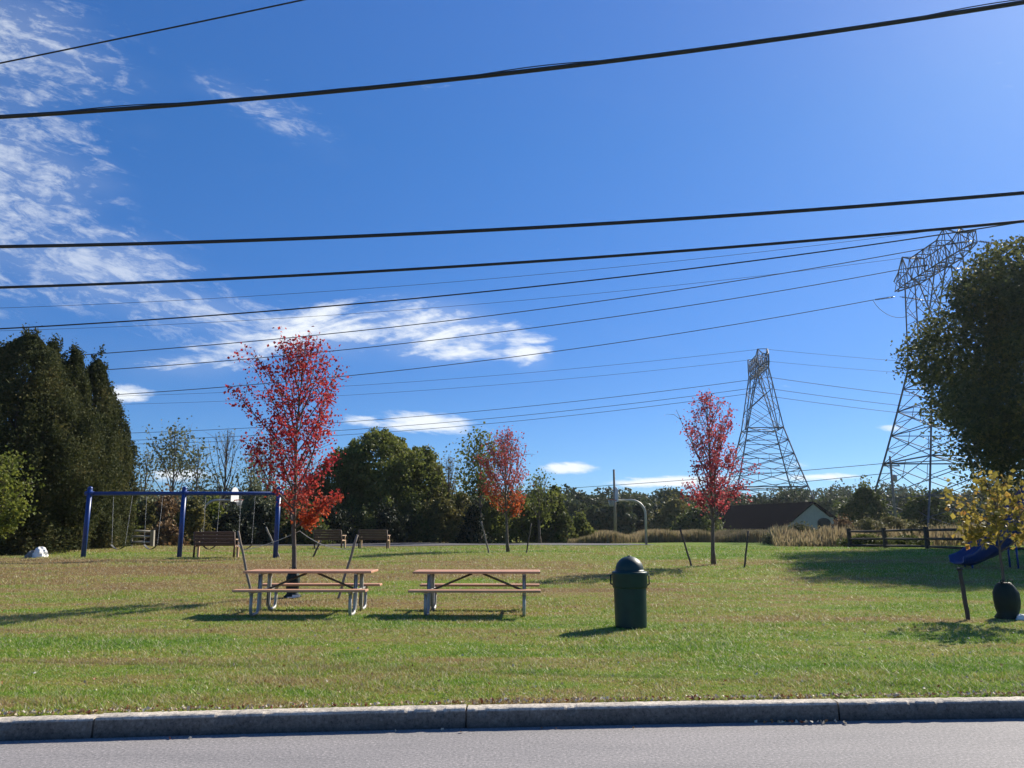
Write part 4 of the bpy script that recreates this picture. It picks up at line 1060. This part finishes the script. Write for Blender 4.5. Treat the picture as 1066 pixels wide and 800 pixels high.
# evergreens on the left
eg = 'tall dark evergreens at the left edge'
ft(4, 35, 343, 78, .0, L_EVER, 120000, .14, 101, 'tallest dark evergreen, cut by the left edge', 'evergreen_tree', 'column', eg, 170, .15)
ft(32, 36.5, 352, 36, .0, L_EVER, 50000, .14, 106, 'dark evergreen just right of the tallest one, its top a little lower', 'evergreen_tree', 'column', eg, 120, .2)
ft(57, 37.0, 362, 34, .0, L_EVER, 62000, .135, 102, 'dark evergreen left of the pointed one, third from the left edge', 'evergreen_tree', 'column', eg, 120, .2)
ft(83, 38.5, 369, 33, .0, L_EVER, 58000, .135, 103, 'evergreen with a pointed top, the rightmost of the four tall ones', 'evergreen_tree', 'column', eg, 120, .2)
ft(121, 43, 445, 17, .0, L_EVER, 17000, .14, 104, 'shortest evergreen, at the right end of the dark row', 'evergreen_tree', 'column', eg, 50, .3)
ft(99, 41, 404, 30, .0, L_EVER, 34000, .14, 105, 'evergreen filling the gap between the pointed one and the shortest one', 'evergreen_tree', 'column', eg, 70, .26)
airy_tree('yellow_green_tree', 'bright yellow green leafy branches low at the left edge, before the evergreens', gd(-8, 31), top_h(0, 470, 31), .3, lambda t: 1.35, 22, lambda t: 25 + 25 * t, .06, L_YG, 2600, .13, M_BARK, 55, 5, .2)
# sparse trees behind the swing set
def sp(px, Y, pyt, hwpx, nl, nleaf, ls, leafm, seed, label, t0=.25, el=58, sig=.4, r0=.12, keepf=None, bark=None, sub=4):
    H = top_h(px, pyt, Y); w_ = hwpx / FPX * Y
    airy_tree('bare_tree', label, gd(px, Y), H, t0, lambda t: w_ * (1 if t < .6 else max(.45, 1 - (t - .6))), nl, lambda t: el + 18 * t, r0, leafm, nleaf, ls, bark or M_BARK, seed, sub, sig, 'sparse half bare trees beyond the lawn', keep=keepf)
tip = lambda f: (lambda A: (A[:, 2] > A[:, 2].max() * f))
sp(172, 60, 437, 28, 20, 1300, .20, L_GREY, 201, 'sparse tree with leaves left only at its rounded top, rising above the swing set', keepf=tip(.62))
sp(198, 58, 456, 18, 16, 900, .20, L_GREY, 202, 'thin leafy tree behind the middle post of the swing set', keepf=tip(.4))
sp(146, 62, 462, 14, 14, 500, .2, L_GREY, 203, 'low sparse tree just right of the shortest evergreen', keepf=tip(.4))
sp(228, 61, 439, 24, 24, 260, .15, L_GREY, 204, 'bare dark branching tree with no leaves, left of the tallest red maple', el=60, r0=.15)
sp(276, 63, 446, 26, 18, 900, .2, L_GREY, 205, 'half bare tree directly behind the tallest red maple', keepf=tip(.3))
sp(256, 60, 465, 18, 18, 700, .2, L_GREY, 206, 'grey green half bare tree above the left basketball hoop', keepf=tip(.3))
sp(318, 62, 470, 16, 16, 500, .18, L_OLIVE, 207, 'thin sparse tree in the gap right of the tallest red maple')
sp(466, 66, 468, 17, 22, 420, .18, L_OLIVE, 208, 'bare upright tree right of the broad green trees', el=66, r0=.12)
sp(500, 60, 445, 22, 22, 2000, .22, L_GREEN, 209, 'thin green leafed tree left of the orange and red maple', keepf=tip(.45))
sp(562, 62, 490, 20, 16, 900, .2, L_GREEN, 210, 'low sparse green tree right of the orange and red maple', el=48)
# broad green trees in the middle
mg = 'broad green trees in the middle distance'
ft(394, 66, 447, 50, .05, L_GREEN, 34000, .24, 301, 'tallest broad green tree, above the rightmost bench', group=mg, lobes=130, lob=.17)
ft(354, 64, 470, 34, .03, L_GREEN, 20000, .24, 302, 'broad green tree right behind the tallest red maple, left of the tallest broad one', group=mg, lobes=90, lob=.2)
ft(434, 67, 466, 36, .03, L_GREEN, 22000, .24, 303, 'broad green tree with a rusty edge, right of the tallest broad one', group=mg, lobes=90, lob=.2)
ft(452, 69, 489, 16, .3, L_BROWN, 2600, .26, 304, 'small rusty red crown between the broad green trees and the bare upright tree', group=mg, lobes=20, lob=.3)
ft(330, 68, 497, 20, .05, L_OLIVE, 8000, .26, 305, 'olive green tree at the left end of the broad green trees', group=mg, lobes=50)
# shrubs along the far edge: px, Y, top, half width, material, text
sg = 'shrubs along the far edge of the lawn'
shr = [(100, 47, 533, 20, L_OLIVE, 'olive shrub behind the left post of the swing set'), (122, 50, 517, 20, L_GREEN, 'green shrub under the crossbeam, behind the leftmost swing'),
       (148, 52, 520, 20, L_OLIVE, 'yellowish olive shrub behind the swing nearest to the middle post'), (172, 47, 545, 17, L_BROWN, 'low rusty brown shrub left of the middle swing post'),
       (170, 53, 515, 22, L_BROWN, 'taller grey brown shrub behind the low rusty one'), (197, 50, 520, 18, L_OLIVE, 'olive shrub just right of the middle swing post'),
       (218, 54, 522, 20, L_YG, 'yellow green shrub under the left basketball hoop'), (241, 52, 531, 22, L_DKG, 'dark rounded evergreen shrub behind the nearest bench'),
       (270, 53, 524, 22, L_DKG, 'blackish green shrub left of the right swing post'), (262, 57, 505, 20, L_GREY, 'grey green shrub behind the blackish one'),
       (296, 56, 517, 22, L_OLIVE, 'olive shrub behind the trunk of the tallest red maple'), (318, 54, 530, 22, L_OAK, 'dark green shrub left of the middle bench'),
       (345, 58, 528, 24, L_DKG, 'dark green shrub behind the middle bench'), (375, 60, 530, 24, L_OAK, 'dark green shrub behind the rightmost bench'),
       (405, 60, 528, 22, L_DKG, 'dark shrub right of the rightmost bench'), (432, 62, 522, 22, L_OAK, 'green shrub at the foot of the rusty edged tree'),
       (458, 62, 517, 22, L_OLIVE, 'olive shrub below the bare upright tree'), (480, 64, 512, 20, L_OLIVE, 'tall olive shrub above the right picnic table'),
       (492, 60, 526, 13, L_DKG, 'small dark pointed shrub left of the orange and red maple'), (512, 64, 515, 20, L_GREEN, 'green shrub directly behind the orange and red maple trunk'),
       (538, 66, 512, 20, L_GREEN, 'green shrub just right of the orange and red maple trunk'), (562, 66, 520, 18, L_OAK, 'dark green shrub left of the dark conifer')]
for i, (px, Y, pt_, hwp, mt, lab) in enumerate(shr):
    ft(px, Y, pt_, hwp, .0, mt, 5200, .20, 400 + i, lab, 'shrub', 'dome', sg, 40, .26, cat='shrub')
ft(578, 66, 505, 26, .0, L_OAK, 13000, .26, 450, 'dark green cone shaped conifer in the middle, right of the orange and red maple', 'conifer_tree', 'cone', 'conifers beyond the lawn', 80, .24)
ft(604, 68, 537, 14, .0, L_GREEN, 3500, .24, 451, 'small bright green bush at the right foot of the dark conifer', 'shrub', 'dome', sg, 30, .3, cat='shrub')
ft(966, 92, 516, 27, .0, L_OAK, 12000, .32, 452, 'dark rounded tree below the nearer tower, right of the utility pole', 'broad_tree', 'dome', lobes=60, lob=.22)
ft(905, 100, 507, 22, .0, L_OAK, 8000, .36, 453, 'dark pointed tree left of the utility pole, behind the rail fence', 'broad_tree', 'dome', lobes=50)
ft(706, 110, 519, 26, .0, L_OLIVE, 6000, .38, 454, 'olive tree behind the narrow crimson maple', 'broad_tree', 'dome', lobes=50)
ft(728, 98, 528, 26, .0, L_OAK, 7000, .34, 455, 'dark green tree between the crimson maple and the farther tower', 'broad_tree', 'dome', lobes=50)
# bank of weeds and bushes by the fence
wg = 'bushes on the weedy bank behind the rail fence'
wd = [(812, 56, 552, 16, 'low tan bush in front of the barn roof'), (834, 54, 546, 20, 'grey green bush in front of the barn gable'), (858, 52, 551, 18, 'low dry bush below the barn doorway'),
      (880, 54, 541, 18, 'reddish dry bush just left of the rail fence'), (905, 52, 540, 20, 'yellowish bush behind the first bay of the rail fence'),
      (930, 54, 537, 22, 'tallest weedy bush, in front of the foot of the utility pole'), (955, 52, 545, 18, 'dry bush behind the second bay of the rail fence'), (985, 55, 546, 20, 'low dry bush right of the foot of the utility pole'), (1020, 56, 547, 24, 'low weedy bush behind the yellow sapling')]
for i, (px, Y, pt_, hwp, lab) in enumerate(wd):
    ft(px, Y, pt_, hwp, .0, L_BROWN if i == 3 else L_WEED, 5200, .13, 500 + i, lab, 'bush', 'dome', wg, 40, .26, cat='bush')
for i, (px, Y, pt_, hwp, lab) in enumerate([(900, 44.5, 556, 18, 'dark low thicket behind the left posts of the rail fence'), (945, 45, 558, 20, 'dark low thicket behind the middle of the rail fence')]):
    ft(px, Y, pt_, hwp, .0, L_OAK, 4000, .12, 520 + i, lab, 'bush', 'dome', wg, 40, .26, cat='bush')
# big tree at the right edge
g = gd(1140, 38); Hb = top_h(1110, 243, 38)
full_tree('large_tree', 'large dark broad tree filling the right edge, in front of the nearer tower', g, Hb, 7.5, Hb * .15, L_OAKT, 120000, .185, 77, 210, None, 'round', M_BARK, .38, lob=.19, fill=.24)

# ------------------------------------------------------------------ far wood and tall grass
def forest():
    rng = np.random.default_rng(31); Ps = []
    for row, (Y, n, h0) in enumerate(((120, 66, 5.4), (150, 84, 8.0), (190, 110, 10.2), (235, 130, 12.6))):
        for i in range(n):
            x = -Y * .85 + (i + rng.random() * .8) / n * Y * 1.9; y = Y + rng.normal() * 5
            if row == 0 and x / Y > .27 and x / Y < .50: continue       # the barn stands in this gap
            H = h0 * (.86 + .26 * rng.random()); rx = H * (.36 + .15 * rng.random()); z0 = T(x, y)
            m = 1250; d = rng.normal(size=(m, 3)); d /= np.linalg.norm(d, axis=1)[:, None]
            ph = rng.random(3) * 6
            rad = 1 + .22 * np.sin(d[:, 0] * 5 + ph[0]) * np.sin(d[:, 1] * 5 + ph[1]) + .15 * np.sin(d[:, 2] * 8 + ph[2])
            rad *= np.clip(1 - np.abs(rng.normal(size=m)) * .15, .3, 1)
            Ps.append(np.array([x, y, z0 + H * .52]) + d * rad[:, None] * np.array([rx, rx, H * .47]))
    P = np.concatenate(Ps); V, F = quads(P, .66, rng, .85)
    np_mesh('forest', V, F, L_FOR, kind='stuff', label='far wood along the horizon', cat='forest')
forest()
def haze():
    m = bpy.data.materials.new('air_haze'); m.use_nodes = True; nt = m.node_tree; nt.nodes.clear()
    o = nt.nodes.new('ShaderNodeOutputMaterial'); v = nt.nodes.new('ShaderNodeVolumePrincipled'); nt.links.new(v.outputs[0], o.inputs['Volume'])
    v.inputs['Color'].default_value = (.86, .93, 1, 1); v.inputs['Density'].default_value = HAZE; v.inputs['Anisotropy'].default_value = .45
    b = MB(); b.box((0, 150, 22.5), (1900, 2700, 49)); b.build('haze', m, kind='stuff', label='thin pale air haze over the whole park')
HAZE = .00014
haze()
def tallgrass():
    rng = np.random.default_rng(41); n = 60000
    px = 590 + rng.random(n) * 560; a = np.array([ray(p, 560)[0] for p in px]); Y = 63.5 + rng.random(n) * 9
    x = a * Y; keep = rng.random(n) < np.where((np.sin(x * .8) * np.sin(Y * 1.2 + x * .3) > -.55), 1, .25); x, Y = x[keep], Y[keep]; n = len(x)
    z = terr(x, Y); h = (.62 + .35 * rng.random(n)) * (1 + .35 * np.sin(x * .45) * np.sin(x * 1.3 + 1)) * np.clip((x - 4.2) / 3, .35, 1)
    P = np.stack([x, Y, z], 1); b = rng.random(n) * 6.28; ln = h * .3 * rng.random(n); a = rng.random(n) * 6.28
    W = np.stack([np.cos(a), np.sin(a), 0 * a], 1) * .022
    tp = P + np.stack([np.cos(b) * ln, np.sin(b) * ln, h], 1); md = P + (tp - P) * .7
    V = np.stack([P - W * .5, P + W * .5, md + W * 1.3, tp, md - W * 1.3], 1).reshape(-1, 3); F = np.arange(5 * n).reshape(-1, 5)
    Vs = [V]
    n = 26000; px = 805 + rng.random(n) * 400; a = np.array([ray(p, 560)[0] for p in px]); Y = 47.5 + rng.random(n) * 11; x = a * Y
    keep = rng.random(n) < .35 + .65 * (np.sin(x * 1.1 + Y) * np.sin(Y * .9 + x * .4) > -.1); x, Y = x[keep], Y[keep]; n = len(x); z = terr(x, Y)
    h = (.45 + .75 * rng.random(n) ** 1.5) * (1 + .4 * np.sin(x * .9 + 2) * np.sin(Y * .8)) * (.6 + .4 * np.clip((Y - 47.5) / 3, 0, 1)); P = np.stack([x, Y, z], 1); b = rng.random(n) * 6.28; ln = h * .5 * rng.random(n); a = rng.random(n) * 6.28
    W = np.stack([np.cos(a), np.sin(a), 0 * a], 1) * .026; tp = P + np.stack([np.cos(b) * ln, np.sin(b) * ln, h], 1); md = P + (tp - P) * .75
    V = np.concatenate([V, np.stack([P - W * .5, P + W * .5, md + W * 1.4, tp, md - W * 1.4], 1).reshape(-1, 3)]); F = np.arange(len(V)).reshape(-1, 5)
    np_mesh('tall_grass', V, F, L_TALL, kind='stuff', label='dry tan tall grass along the far edge of the field', cat='tall grass')
tallgrass()
def litter():
    rng = np.random.default_rng(51); n = 900
    y = 7.4 + rng.random(n) ** 1.3 * 16; x = (rng.random(n) * 2 - 1) * (.7 * y + 1); k = y > kerb_y(x) + .3; x, y = x[k], y[k]
    P = np.stack([x, y, terr(x, y) + .03], 1)
    c = ray(835, 747); Yc = float(kerb_y(2.6)) - .03; m = 46; g_ = np.stack([c[0] * 7.2 + rng.normal(size=m) * .16, Yc - .03 - np.abs(rng.normal(size=m)) * .03, .008 + rng.random(m) * .02], 1)
    g2_ = np.stack([rng.uniform(-5, 5, 14), 0 * np.zeros(14), np.full(14, .01)], 1); g2_[:, 1] = kerb_y(g2_[:, 0]) - .05 - rng.random(14) * .1
    und = []
    for gg, k_ in ((g1, 130), (g2, 90), (g3, 110)):
        q = rng.normal(size=(k_, 2)) * .9; und.append(np.stack([gg.x + q[:, 0], gg.y + q[:, 1], terr(gg.x + q[:, 0], gg.y + q[:, 1]) + .03], 1))
    kx = rng.uniform(-6, 6, 1500); kq = np.abs(rng.normal(size=1500)) * .05 + KW + .01
    und.append(np.stack([kx, kerb_y(kx) + kq, np.full(1500, KH + .006) + rng.random(1500) * .02], 1))
    P = np.concatenate([P, g_, g2_] + und); V, F = quads(P, .030, rng, .8, None)
    V[:, 2] = np.maximum(V[:, 2], .004)
    np_mesh('fallen_leaves', V, F, L_FALL, kind='stuff', label='scattered fallen leaves on the lawn and in the gutter', cat='fallen leaves')
litter()
